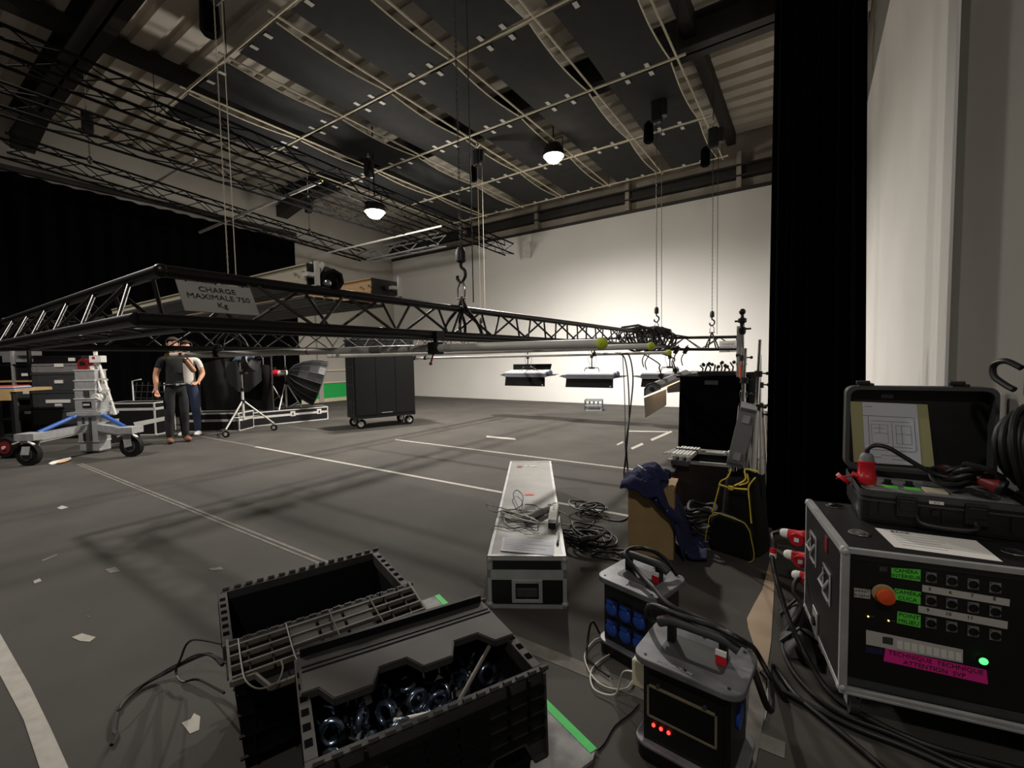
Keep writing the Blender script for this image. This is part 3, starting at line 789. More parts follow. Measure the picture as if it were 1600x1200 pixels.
# cable heap on the case
o0 = topz(815, 805)
t = thing('cable_heap', 'heap of pale grey thin cables tangled on the long grey case', 'cable', o0)
inw = lambda q, z=LH+.01: fl(q[0], q[1], z)-o0
MB().tube(spline([inw((782, 808)), inw((800, 800), LH+.03), inw((770, 790), LH+.05), inw((760, 789), LH+.03), inw((772, 800), LH+.02), inw((800, 796), LH+.03), inw((835, 801), LH+.03)], 6), .0035, 5).build('cable', M['cableg'], t, True)
MB().tube(spline([inw((815, 800), LH+.02), inw((806, 785), LH+.02), inw((802, 772), LH+.03), inw((808, 766), LH+.03), inw((817, 775), LH+.03), inw((814, 790), LH+.02), inw((800, 797), LH+.02)], 6), .0035, 5).build('cable', M['cable'], t, True)
MB().tube(spline([inw((835, 806)), inw((822, 820)), inw((800, 824)), inw((788, 812), LH+.02), inw((800, 803), LH+.03), inw((830, 800), LH+.04), inw((844, 800), LH+.03), inw((838, 790), LH+.02), inw((820, 788), LH+.02)], 6), .004, 5).build('cable', M['cableg'], t, True)
MB().tube(spline([inw((838, 812)), inw((842, 818)), inw((838, 825)), inw((822, 821)), inw((800, 826)), inw((775, 822)), inw((768, 828))], 6), .003, 5).build('cable', M['cable'], t, True)
for k in range(5):
    pts = []
    for i in range(22):
        a = 2*pi*i/22
        pts.append(inw((804+(18+3*k)*cos(a)+2*k, 807+(5+1.2*k)*sin(a+.3*k)), LH+.012+.008*k+.006*sin(3*a+k)))
    MB().tube(pts, .0042, 5, True).build('cable_loop', M['cableg' if k % 2 else 'cablew'], t, True)
MB().tube(spline([inw((872, 798), LH+.03), inw((885, 805), .15), inw((892, 812), .02), inw((894, 818), .01), inw((885, 820), .06), inw((872, 818), LH+.01)], 6), .005, 5).build('cable', M['cablew'], t, True)
# grey dimmer body
a_, b_ = topz(820, 812, LH+.025), topz(868, 790, LH+.03)
t = thing('cable_sleeve', 'pale grey cable bundle in a sleeve lying across the long case', 'cable', a_)
MB().cyl((0, 0, 0), b_-a_, .026, .022, n=14).build('sleeve', M['grey'], t, True)
for k in (.1, .5, .8): MB().cyl((b_-a_)*k, (b_-a_)*(k+.04), .0275, n=14).build('wrap', M['cableg'], t, True)
MB().cyl((b_-a_)*.7-V((0, .02, .01)), (b_-a_)*.35-V((-.02, .035, .012)), .008, n=8).build('tie', M['black'], t, True)
pa, pb = topz(867, 795), topz(863, 824)
t = thing('power_adapter', 'white boxy adapter with black end at the edge of the long case', 'adapter', pa)
MB().bar(V((0, 0, .025)), pb-pa+V((0, 0, .025)), .055, .045).build('body', M['paperw'], t, bev=.008)
MB().bar((pb-pa)+V((0, 0, .024)), (pb-pa)*1.12+V((0, 0, .024)), .045, .035).build('black_socket', M['black'], t)
for k in (.25, .35, .45): MB().box((pb-pa)*k+V((0, 0, .049)), (.012, .008, .002)).build('button', M['grey'], t)
a_, b_ = topz(873, 833, LH+.005), topz(871, 850, LH+.005)
t = thing('marker_pen', 'black capped marker pen lying beside the handwritten sheet', 'pen', a_)
MB().cyl((0, 0, 0), (b_-a_)*.75, .0055, n=8).build('barrel', M['grey'], t, True); MB().cyl((b_-a_)*.75, b_-a_, .0065, n=8).build('cap', M['black'], t, True)

# black cable coils on the floor
def coil(label, px_, py2, n, R, seed, r=.006, tail=()):
    rnd = random.Random(seed); c = fl(px_, py2); t = thing('cable_coil', label, 'cable', c)
    for k in range(n):
        rr = R*rnd.uniform(.7, 1.12); ox, oy = rnd.uniform(-.05, .05), rnd.uniform(-.06, .06); ph = rnd.uniform(0, 6); e = rnd.uniform(.5, .75); rot = rnd.uniform(-.5, .5)
        pts = []
        for i in range(26):
            a = 2*pi*i/26; x, y = rr*cos(a), rr*e*sin(a)
            pts.append((ox+x*cos(rot)-y*sin(rot), oy+x*sin(rot)+y*cos(rot), r+.010*k+.012*(1+sin(2*a+ph))))
        MB().tube(pts, r, 6, True).build('cable_loop', M['cable'], t, True)
    for pts in tail:
        MB().tube(spline([fl(*q, r)-c for q in pts], 6), r, 6).build('cable_tail', M['cable'], t, True)
    return t
coil('smaller black cable coil on the tape line between the long case and the wooden box', 921, 802, 7, .115, 3, .006, [((935, 806), (950, 812), (970, 814), (982, 808)), ((930, 812), (922, 822), (905, 828), (895, 832), (888, 842))])
coil('larger black cable coil spread on the floor right beside the long case', 918, 852, 10, .16, 5, .007, [((930, 862), (955, 862), (975, 868), (978, 860), (960, 858), (940, 862), (925, 868), (960, 874), (985, 882))])
t = thing('plug_connector', 'black plug lying on top of the larger cable coil', 'plug', fl(905, 845, .12))
MB().cyl((0, 0, 0), (.05, .05, .01), .022, n=10).build('body', M['black'], t, True); MB().cyl((.05, .05, .01), (.075, .075, .012), .018, n=10).build('plug_face', M['dgrey'], t, True)

# ------------------------------------------------------------------ power distribution boxes
def distro(label, loc, rz, W, D, Hh, face, cord_y=0):
    t = thing('power_distributor', label, 'power box', loc, rz)
    def plate(z0, z1, w, d, r, nm, mat):
        poly = []
        for cx, cy, a0 in ((w/2-r, d/2-r, 0), (-w/2+r, d/2-r, 90), (-w/2+r, -d/2+r, 180), (w/2-r, -d/2+r, 270)):
            for k in range(6):
                a = rad(a0+18*k); poly.append((cx+r*cos(a), cy+r*sin(a)))
        return MB().prism(poly, z0, z1).build(nm, M[mat], t, bev=.004)
    worn = MATS.get('worn_black_alu') or pm('worn_black_alu', (116, 117, 122), .42, metal=.3, var=.5, scale=7)
    M['worn'] = worn
    plate(0, .05, W, D, .04, 'foot_frame', 'blackm')
    plate(.05, .062, W*1.04, D*1.04, .045, 'lower_bumper', 'worn')
    MB().b2((-W/2+.025, -D/2+.02, .05), (W/2-.025, D/2-.02, Hh-.02)).build('housing', M['black'], t)
    plate(Hh-.022, Hh, W*1.06, D*1.06, .05, 'top_plate', 'worn')
    plate(Hh, Hh+.0015, W*.62, D*.5, .02, 'top_inlay', 'dgrey')
    sc = MB()
    for i in (-1, 0, 1):
        for j in (-1, 1): sc.cyl((i*W*.4, j*D*.42, Hh), (i*W*.4, j*D*.42, Hh+.002), .005, n=8)
    sc.build('screw', M['black'], t)
    # handle: two posts and rubber grip along x
    for s in (-1, 1): MB().box((s*W*.26, cord_y, Hh+.03), (.022, .03, .06)).build('handle_post', M['black'], t)
    MB().tube(spline([(-W*.40, cord_y, Hh+.05), (-W*.26, cord_y, Hh+.068), (0, cord_y, Hh+.07), (W*.26, cord_y, Hh+.068), (W*.40, cord_y, Hh+.05)], 5), .017, 10).build('handle_grip', M['dgrey'], t, True)
    tg_ = MB().box((W*.26, cord_y-.032, Hh+.018), (.03, .008, .03)).build('id_tape', M['red'], t)
    MB().box((W*.26, cord_y-.032, Hh+.04), (.031, .0085, .015)).build('id_tape', M['paperw'], t)
    return t
d1 = distro('power box with six blue sockets, its grey top plate scuffed', (-.60, 1.875, 0), rad(-14), .285, .255, .345, None, .02)
W, D = .285, .255
for i in range(3):
    for j in range(2):
        x = -.075+.068*i; z = .125+.09*j; y = -D/2+.018
        s_ = MB().b2((x-.027, y-.004, z-.036), (x+.027, y, z+.036)).build('socket', M['navy'], d1, bev=.004)
        MB().lathe([(.027, 0), (.029, .006), (.024, .012), (.004, .014)], 18, (x, y-.004, z-.004), (0, -1, 0)).build('socket_lid', M['blue'], s_, True)
        MB().box((x, y-.015, z+.030), (.034, .008, .010)).build('lid_hinge', M['blue'], s_)
for k in range(3): MB().sph((.108+.008*k-.004, -D/2+.008+.012*k, .305), .005, 8, 6).build('indicator_led', E_ORG, d1)
MB().b2((W/2-.03, -.03, .12), (W/2-.004, .05, .22)).build('red_socket', M['red'], d1, bev=.01)
d2 = distro('power box with a hinged window panel and three red lamps', (-.295, 1.465, 0), rad(-5), .31, .24, .345, None, .02)
W, D = .31, .24; y = -D/2+.019
MB().b2((-W/2+.04, y-.004, .085), (W/2-.045, y, .285)).build('front_panel', M['black'], d2)
fr = MB()
for a, b in (((-.115, .15), (.095, .156)), ((-.115, .25), (.095, .256)), ((-.115, .15), (-.109, .256)), ((.089, .15), (.095, .256))):
    fr.b2((a[0], y-.010, a[1]), (b[0], y-.004, b[1]))
fr.build('window_frame', pm('brass_grey', (132, 124, 100), .45), d2)
MB().b2((-.109, y-.007, .156), (.089, y-.0045, .25)).build('breaker_window', M['chr_dark'], d2)
for k in range(10): MB().b2((-.098+.018*k, y-.0062, .18), (-.084+.018*k, y-.0050, .225)).build('breaker', M['dgrey'], d2)
for k in range(3): MB().sph((-.095+.024*k, y-.006, .125), .0058, 10, 6).build('indicator_led', E_RED, d2)
for k in (-.08, .06): MB().cyl((k, y-.012, .262), (k, y-.004, .262), .006, n=8).build('panel_screw', M['dgrey'], d2)
MB().cyl((W/2-.03, .0, .2), (W/2-.018, .0, .2), .035, n=14).build('blue_inlet', M['blue'], d2, True)
text('DISTRIBUTION', .016, M['tag'], d2, face_mx((-.03, -D*.44, .3455), (1, 0, 0), (0, 1, 0)))
def cord(label, pts, r, mat='cable', name='power_lead'):
    o = V(pts[0]); t = thing(name, label, 'cable', o)
    MB().tube(spline([V(p)-o for p in pts], 8), r, 8).build('cable', M[mat], t, True)
    return t
def dw(t, x, y, z): return V(t.location)+V((x*cos(t.rotation_euler[2])-y*sin(t.rotation_euler[2]), x*sin(t.rotation_euler[2])+y*cos(t.rotation_euler[2]), z))
cord('thick black cord looped over the six-socket power box towards the rack case', [dw(d1, .12, .09, .36), dw(d1, .06, .10, .405), dw(d1, .0, .09, .43), dw(d1, -.07, .06, .43), dw(d1, -.075, -.01, .42), dw(d1, .02, -.05, .385), dw(d1, .13, -.11, .375), dw(d1, .24, -.17, .37), dw(d2, .09, .155, .345), dw(d2, .19, .15, .15), fl(1205, 1040, .02), fl(1245, 1088, .012), fl(1320, 1150, .012), fl(1420, 1235, .012)], .0105)
c_ = cord('thick black cord along the handle of the windowed power box', [dw(d2, -.10, .10, .30), dw(d2, -.19, .09, .36), dw(d2, -.16, .05, .425), dw(d2, -.06, .02, .44), dw(d2, .06, .015, .445), dw(d2, .14, .02, .425), at(1180, 1016, 1.70), at(1206, 1062, 1.68), at(1245, 1120, 1.66), at(1290, 1180, 1.64), fl(1340, 1245, .02), fl(1370, 1280, .012)], .010)
t = thing('usb_charger', 'cream charger brick plugged beside the windowed power box', 'charger', dw(d2, -.155, .03, .21), rad(-5))
MB().b2((-.055, -.045, -.06), (.02, -.012, .035)).build('brick', M['cream'], t, bev=.006)
p0 = dw(d2, -.21, .0, .19)
MB().tube(spline([p0-V(t.location) if 0 else V((-.055, -.03, -.02)), (-.10, -.02, -.05), (-.15, .02, -.18), (-.24, .02, -.2), (-.3, .12, -.2), (-.27, .26, -.2), (-.17, .24, -.2), (-.14, .1, -.2), (-.24, .06, -.2), (-.36, .16, -.2), (-.38, .3, -.2), (-.32, .34, -.2)], 8), .003, 6).build('lead', M['cablew'], t, True)
MB().cyl((-.32, .34, -.2), (-.302, .35, -.199), .0045, n=8).build('connector', M['paperw'], t)
cord('thin black cable on the bare floor left of the windowed power box', [fl(998, 1100, .004), fl(985, 1115, .004), fl(960, 1135, .004), fl(945, 1160, .004), fl(934, 1172, .004)], .003)
cord('thin black cable along the left side of the six-socket power box', [dw(d1, -.15, -.1, .06), dw(d1, -.17, -.13, .12), dw(d1, -.165, -.17, .04), dw(d1, -.12, -.22, .012), dw(d1, .0, -.24, .012)], .005)
# ------------------------------------------------------------------ rack case on the right
RZ = rad(11); RW, RD, RB, RT_ = .62, .56, .125, .635
rc = V((.1+RW/2*cos(RZ)-RD/2*sin(RZ), 1.86+RW/2*sin(RZ)+RD/2*cos(RZ), 0))
rack = thing('rack_case', 'black flight rack case on castors with a labelled socket panel in front', 'case', rc, RZ)
rinv = (MX.Translation(rc) @ MX.Rotation(RZ, 4, 'Z')).inverted()
def loc_plane(T, x, y, ax, v):      # sight line -> local plane of a thing
    o = T @ CAM; d = (T.to_3x3() @ ray(x, y)); return o + d*((v-o[ax])/d[ax])
g = MB(); w2, d2_ = RW/2, RD/2
g.b2((-w2, -d2_+.0, RB), (-w2+.012, d2_, RT_)).b2((w2-.012, -d2_, RB), (w2, d2_, RT_)).b2((-w2, -d2_, RT_-.012), (w2, d2_, RT_)).b2((-w2, -d2_, RB), (w2, d2_, RB+.012)).b2((-w2, d2_-.012, RB), (w2, d2_, RT_))
g.build('shell', M['case'], rack)
g = MB(); e = .022
for x in (-w2, w2):
    s = 1 if x > 0 else -1
    g.b2((x-s*e, -d2_-.002, RB), (x+s*.002, -d2_+.014, RT_)); g.b2((x-s*e, d2_-.014, RB), (x+s*.002, d2_+.002, RT_))
    g.b2((x-s*e, -d2_, RT_-.0), (x+s*.002, d2_, RT_+.002)).b2((x-s*.001, -d2_, RT_-e), (x+s*.002, d2_, RT_+.002)).b2((x-s*.001, -d2_, RB), (x+s*.002, d2_, RB+e))
for z in (RB, RT_-.016): g.b2((-w2, -d2_-.002, z), (w2, -d2_+.014, z+.018))
g.b2((-w2, -d2_-.004, RB-.004), (w2, -d2_+.02, RB+.004))
g.build('edge_profile', M['galv'], rack, bev=.002)
for i in (-1, 1):
    for j in (-1, 1): MB().sph((i*(w2-.01), j*(d2_-.01), RT_-.012), .018, 10, 6).build('ball_corner', M['galv'], rack, True); MB().sph((i*(w2-.01), j*(d2_-.01), RB+.012), .018, 10, 6).build('ball_corner', M['galv'], rack, True)
PF = -d2_+.028
MB().b2((-w2+.012, PF, RB+.012), (w2-.012, PF+.01, RT_-.012)).build('front_panel', M['black'], rack)
for z in (RB+.012, RT_-.045): MB().b2((-w2+.02, PF-.006, z+.003), (w2-.02, PF, z+.03)).build('blanking_plate', M['dgrey'], rack)
def fp(zx, zy, off=.0): return loc_plane(rinv, 1300+zx/5, 840+zy/5, 1, PF-off)
def label(q, mat, name, words=(), mat2='ink', th=.0015, sz=None, part=rack):
    P = [fp(*p) for p in q]; o = MB().poly(P, th, (0, -1, 0)).build(name, M[mat], part)
    c = sum(P, V())/4; ex = ((P[1]-P[0])+(P[2]-P[3])).normalized(); ey = V((0, -1, 0)).cross(ex); h = ((P[0]-P[3]).length+(P[1]-P[2]).length)/2
    n = len(words)
    for k, s in enumerate(words):
        text(s, sz or h*.9/n, M[mat2], part, face_mx(c+ey*(h*(.5-(k+.5)/n))+V((0, -th-.0006, 0)), ex, ey))
    return o
label(((462, 235), (692, 250), (690, 342), (462, 308)), 'lime', 'green_label', ('CAMÉRA', 'JEMAKULI'[:0]+'INTÉRIEUR'))
label(((486, 395), (692, 425), (690, 522), (492, 482)), 'lime', 'green_label', ('CAMÉRA', 'CUCA'))
label(((510, 575), (692, 605), (690, 703), (506, 665)), 'lime', 'green_label', ('POINT', 'MILIEU'))
label(((705, 368), (1388, 482), (1384, 536), (703, 420)), 'tag', 'number_tape')
label(((672, 530), (1372, 655), (1368, 714), (672, 583)), 'tag', 'number_tape')
for zx, zy, s in ((765, 402, '5'), (925, 428, '6'), (1095, 455, '7'), (1270, 480, '8'), (750, 567, '9'), (910, 597, '10'), (1080, 627, '11')):
    p = fp(zx, zy, .0025); text(s, .016, M['ink'], rack, face_mx(p, (1, 0, 0), (0, 0, 1)))
label(((415, 862), (1205, 1035), (1218, 1145), (402, 962)), 'pink', 'pink_label', ('TECHNIQUE  TECHNIQUE', 'ATTENTION  SVP'), 'ink')
label(((265, 720), (1022, 875), (1020, 978), (265, 832)), 'tag', 'breaker_strip')
label(((395, 770), (475, 782), (473, 836), (393, 820)), 'dgrey', 'strip_switch', th=.003)
for k in range(9):
    x = 505+57*k; y = 800+11.7*k; label(((x, y), (x+44, y+9), (x+44, y+70), (x, y+60)), 'paperw', 'breaker', th=.003)
label(((260, 848), (398, 868), (398, 915), (260, 895)), 'navy', 'blue_label')
label(((172, 392), (300, 408), (298, 478), (172, 462)), 'tag', 'printed_label', ('ARRET', 'URGENCE'))
label(((370, 225), (430, 230), (430, 266), (370, 262)), 'dgrey', 'small_label')
p = fp(398, 435)
b = MB().lathe([(.031, 0), (.033, .004), (.03, .008)], 20, p, (0, -1, 0)).build('estop_collar', M['wood'], rack, True)
MB().lathe([(.012, .006), (.012, .018), (.026, .022), (.024, .034), (.005, .038)], 20, p, (0, -1, 0)).build('emergency_button', M['orange'], rack, True)
for r_, row in enumerate((((772, 310), (933, 335), (1100, 362), (1272, 390)), ((770, 490), (932, 515), (1100, 545), (1272, 575)), ((770, 665), (932, 695), (1100, 730), (1272, 760)))):
    for q in row:
        p = fp(*q)
        s = MB().b2((p.x-.0135, PF-.003, p.z-.0165), (p.x+.0135, PF, p.z+.0165)).build('socket_plate', M['grey'], rack)
        MB().lathe([(.0115, .003), (.0125, .006), (.010, .006), (.0095, .0032), (.001, .0032)], 16, (p.x, PF, p.z), (0, -1, 0)).build('socket', M['black'], s, True)
        MB().cyl((p.x-.0105, PF-.0042, p.z+.0135), (p.x-.0105, PF-.003, p.z+.0135), .0018, n=6).cyl((p.x+.0105, PF-.0042, p.z-.0135), (p.x+.0105, PF-.003, p.z-.0135), .0018, n=6).build('socket_screw', M['black'], s)
for q, m in (((282, 615), E_AMB), ((441, 648), E_AMB)):
    p = fp(*q); MB().sph((p.x, PF-.001, p.z), .0026, 8, 6).build('indicator_led', m, rack)
    MB().b2((p.x+.006, PF-.001, p.z), (p.x+.018, PF, p.z+.004)).build('led_caption', M['dgrey'], rack)
p = fp(1180, 962); MB().lathe([(.011, 0), (.011, .004), (.009, .007), (.001, .008)], 16, p, (0, -1, 0)).build('green_lamp', E_GREEN, rack, True)
MB().lathe([(.014, 0), (.014, .003), (.0105, .003)], 16, p, (0, -1, 0)).build('lamp_bezel', M['black'], rack, True)
# left side hardware
for (yy, zz) in ((-.10, .42), (.12, .47)):
    x = -w2-.002; g = MB()
    g.b2((x-.003, yy-.05, zz+.05), (x, yy+.05, zz+.062)).b2((x-.003, yy-.05, zz-.062), (x, yy+.05, zz-.05)).b2((x-.003, yy-.055, zz-.062), (x, yy-.043, zz+.062)).b2((x-.003, yy+.043, zz-.062), (x, yy+.055, zz+.062))
    h = g.build('handle_plate', M['galv'], rack)
    MB().tube([(x-.002, yy-.035, zz+.03), (x-.018, yy-.035, zz+.0), (x-.018, yy+.035, zz), (x-.002, yy+.035, zz+.03)], .005, 6).build('handle_bail', M['galv'], h, True)
    MB().cyl((x-.006, yy+.04, zz+.055), (x, yy+.04, zz+.055), .006, n=8).cyl((x-.006, yy-.04, zz-.055), (x, yy-.04, zz-.055), .006, n=8).build('rivet', M['chrome'], h)
MB().b2((-w2-.004, -.10, .54), (-w2-.001, -.065, .60)).build('red_sticker', M['dred'], rack)
MB().b2((-w2-.006, .02, RB), (-w2-.001, .10, RB+.11)).build('latch', M['galv'], rack, bev=.004)
MB().cyl((-w2-.015, .06, RB+.06), (-w2-.004, .06, RB+.06), .02, n=10).build('latch_key', M['black'], rack)
# top dishes and paper
for q in ((1341, 832), (1338-0, 787)): pass
for zx, zy in ((1342.5, 833.5), (1304.5, 791), (1583, 863)):
    p = loc_plane(rinv, zx, zy, 2, RT_)
    MB().lathe([(.001, .003), (.018, .0015), (.024, .004), (.032, .0045), (.034, .002)], 20, (p.x, p.y, RT_)).build('castor_dish', M['chrome'], rack, True)
for i in (-1, 1):
    for j in (-1, 1):
        x, y = i*.25, j*.21
        cst = MB().box((x, y, RB-.012), (.09, .08, .006)).b2((x-.02, y-.006, .04), (x-.016, y+.03, RB-.014)).b2((x+.016, y-.006, .04), (x+.02, y+.03, RB-.014)).build('castor_fork', M['galv'], rack)
        MB().cyl((x-.014, y+.02, .045), (x+.014, y+.02, .045), .0445, n=16).build('castor_wheel', M['dgrey'], cst, True)
q = [loc_plane(rinv, *p, 2, RT_+.001) for p in ((1367, 825), (1525, 845), (1567, 878), (1398, 855))]
wp = [rinv.inverted() @ p for p in q]
t = thing('rack_notes', 'white sheet of notes on the top of the rack case', 'paper', wp[3])
MB().poly([p-wp[3] for p in wp], .0008).build('sheet', M['paperw'], t)
ex = (wp[2]-wp[3]).normalized(); ey = V((0, 0, 1)).cross(ex)
text('BACK', .022, M['ink'], t, face_mx(wp[0]-wp[3]+ex*.07-ey*.02+V((0, 0, .0015)), ex, ey))
for k in range(5):
    a = wp[0].lerp(wp[3], .3+.13*k)-wp[3]; MB().b2((0, 0, 0), (.12+.02*(k % 2), .0012, .0004)).build('print_line', M['inkg'], t).matrix_local = face_mx(a+ex*.03+V((0, 0, .001)), ex, ey)
# second sheet edge under the hard case
# ------------------------------------------------------------------ hard case open on the rack
HZ = rad(4); hb = V((.168, 2.19, RT_+.004))
hc = thing('hard_case', 'black hard plastic case standing open on the rack case, diagram in its lid', 'case', hb, HZ)
hinv = (MX.Translation(hb) @ MX.Rotation(HZ, 4, 'Z')).inverted()
HW, HD, HH = .50, .385, .125
def rrect(w, d, r, n=4):
    o = []
    for cx, cy, a0 in ((w-r, d-r, 0), (r, d-r, 90), (r, r, 180), (w-r, r, 270)):
        for k in range(n+1):
            a = rad(a0+90*k/n); o.append((cx+r*cos(a), cy+r*sin(a)))
    return o
def ring(mb, outer, inner, z0, z1):
    n = len(outer)
    vs = [(x, y, z0) for x, y in outer]+[(x, y, z1) for x, y in outer]+[(x, y, z1) for x, y in inner]+[(x, y, z0) for x, y in inner]
    return mb._a(vs, [(k*n+i, k*n+(i+1) % n, ((k+1) % 4)*n+(i+1) % n, ((k+1) % 4)*n+i) for k in range(4) for i in range(n)])
out = rrect(HW, HD, .03); inn = [(.012+x*(HW-.024)/HW, .012+y*(HD-.024)/HD) for x, y in out]
mb = MB().prism([(.008+x*(HW-.016)/HW, .008+y*(HD-.016)/HD) for x, y in out], 0, .012)
ring(mb, [(.004+x*(HW-.008)/HW, .004+y*(HD-.008)/HD) for x, y in out], inn, .01, HH)
mb.build('tray', M['black'], hc)
mb = MB(); ring(mb, [(x*1.0-.0, y) for x, y in out], inn, HH-.022, HH); ring(mb, out, inn, HH-.04, HH-.034); mb.build('rim', M['dgrey'], hc)
MB().b2((.014, .014, HH-.03), (HW-.014, HD-.014, HH-.025)).build('panel', M['grey'], hc)
for k in range(7): MB().b2((.06+.06*k, -.004, .03), (.066+.06*k, .006, HH-.045)).build('wall_rib', M['black'], hc)
for x in (.11, .30):
    MB().b2((x, -.016, HH-.085), (x+.06, .0, HH-.01)).b2((x+.006, -.02, HH-.06), (x+.054, -.014, HH-.02)).build('latch', M['black'], hc, bev=.004)
MB().cyl((.222, -.004, HH-.06), (.222, .004, HH-.06), .012, n=12).build('purge_valve', M['black'], hc)
MB().b2((.205, -.003, HH-.026), (.245, .0, HH-.015)).build('name_strip', M['paperw'], hc); text('N° 2', .008, M['ink'], hc, face_mx((.225, -.0035, HH-.0205), (1, 0, 0), (0, 0, 1)))
MB().tube(spline([(.17, -.01, .05), (.18, -.035, .03), (.25, -.04, .025), (.32, -.035, .03), (.33, -.01, .05)], 5), .009, 8).build('carry_handle', M['black'], hc, True)
# lid, hinged at the back, standing up
lid = MB().prism([(x, z*1.0) for x, z in rrect(HW+.005, .385, .035)], 0, .012, rot3(rad(90)), (-.002, HD+.075, HH+.0))
mbr = MB()
lid.build('lid_back', M['black'], hc)
lo = rrect(HW+.005, .385, .035); li = [(.016+x*(HW-.028)/HW, .016+y*(.385-.032)/.385) for x, y in lo]
mb = MB(); ring(mb, lo, li, 0, .07)
for i, v in enumerate(mb.v): mb.v[i] = (v[0]-.002, HD+.065-v[2]+.0, HH+v[1])
mb.build('lid_rim', M['dgrey'], hc)
LP = HD+.058
def lp(x, y, off=0): return loc_plane(hinv, x, y, 1, LP-off)
Pq = [lp(*q) for q in ((1328, 627), (1449, 632), (1460, 730), (1334, 722))]
MB().poly(Pq, .001, (0, -1, 0)).build('document_sleeve', M['olive'], hc)
Pq = [lp(*q, .002) for q in ((1347, 628), (1432, 632), (1440, 728), (1352, 722))]
sh = MB().poly(Pq, .001, (0, -1, 0)).build('diagram_sheet', M['paper'], hc)
def U(u, v): return Pq[0].lerp(Pq[1], u).lerp(Pq[3].lerp(Pq[2], u), v)+V((0, -.002, 0))
def lines(nm, segs, r=.0007):
    mb = MB()
    for pts in segs: mb.tube([U(*p) for p in pts], r, 4)
    return mb.build(nm, M['inkg'], sh)
rr = [(.1, .25), (.12, .22), (.9, .22), (.93, .25), (.93, .74), (.9, .78), (.14, .78), (.1, .74), (.1, .25)]
lines('diagram_outline', [rr, [(.0, .22), (.12, .22)], [(.93, .22), (.97, .22)]], .001)
lines('diagram_line', [[(.15, .30), (.85, .30)], [(.15, .36), (.45, .36), (.45, .66), (.15, .66), (.15, .36)], [(.53, .32), (.53, .74)], [(.6, .36), (.86, .36), (.86, .66), (.6, .66), (.6, .36)], [(.2, .5), (.45, .5)], [(.6, .5), (.86, .5)], [(.18, .42), (.4, .42)], [(.7, .36), (.7, .66)], [(.3, .36), (.3, .5)], [(.14, .71), (.86, .72)]])
lines('caption', [[(.04, .07), (.18, .07)], [(.06, .9), (.3, .9)], [(.5, .92), (.9, .93)], [(.3, .86), (.8, .87)]], .0009)
p = lp(1386, 619); MB().b2((p.x-.022, LP-.005, p.z-.009), (p.x+.022, LP, p.z+.009)).build('maker_plate', M['grey'], hc)
for xx in (.045, .36):
    MB().b2((xx, HD+.0, HH+.375), (xx+.055, HD+.05, HH+.398)).b2((xx-.01, HD-.004, HH+.392), (xx+.04, HD+.02, HH+.41)).build('lid_latch', M['black'], hc, bev=.004)
MB().b2((.075, LP-.012, HH+.003), (.37, LP-.006, HH+.012)).build('hinge_bar', M['paperw'], hc)
for xx in (.05, .4): MB().cyl((xx, HD+.03, HH), (xx+.06, HD+.03, HH), .012, n=8).build('hinge_knuckle', M['black'], hc)
for xx, yy in ((.13, .25), (.20, .25)):
    k_ = MB().lathe([(.019, 0), (.019, .004), (.013, .007), (.012, .02), (.002, .021)], 14, (xx, yy, HH-.025)).build('control_knob', M['black'], hc, True)
    MB().b2((xx-.024, yy-.07, HH-.025), (xx+.024, yy-.035, HH-.022)).build('green_label', M['lime'], hc)
MB().lathe([(.02, 0), (.02, .008), (.001, .010)], 12, (.06, .2, HH-.025)).build('yellow_socket', M['ylw'], hc, True)
MB().b2((.235, .16, HH-.025), (.30, .23, HH-.018)).build('beige_block', M['cream'], hc)
# industrial plug standing in the case
pb = lp(1345, 745, .24); 
t = thing('industrial_plug', 'red industrial plug standing upright in the open hard case', 'plug', hinv.inverted() @ V((.052, .21, HH-.02)))
MB().lathe([(.034, 0), (.036, .02), (.034, .035), (.030, .04), (.028, .085), (.030, .088), (.030, .094), (.024, .098)], 18).build('plug_body', M['red'], t, True)
MB().lathe([(.026, .095), (.025, .112), (.02, .124), (.012, .13)], 14).build('gland', M['grey'], t, True)
for k in range(8):
    a = k*pi/4; MB().box((.029*cos(a), .029*sin(a), .06), (.004, .004, .04)).build('grip_rib', M['red'], t)
MB().cyl((-.045, -.005, .03), (-.105, -.03, .012), .004, n=6).cyl((-.03, -.01, .028), (-.05, -.01, .035), .012, n=8).build('cap_tether', M['red'], t)
MB().cyl((-.075, -.02, .018), (-.085, -.022, .006), .03, n=16).build('plug_cap', M['red'], t, True)
o0 = V(t.location)
cord('black cord curving from the upright red plug across the case lid diagram', [o0+V((0, 0, .125)), o0+V((.004, 0, .15)), o0+V((.03, .0, .165)), o0+V((.07, .0, .158)), o0+V((.12, .0, .125)), o0+V((.18, .0, .085)), o0+V((.24, .0, .06)), o0+V((.33, -.03, .06))], .009)
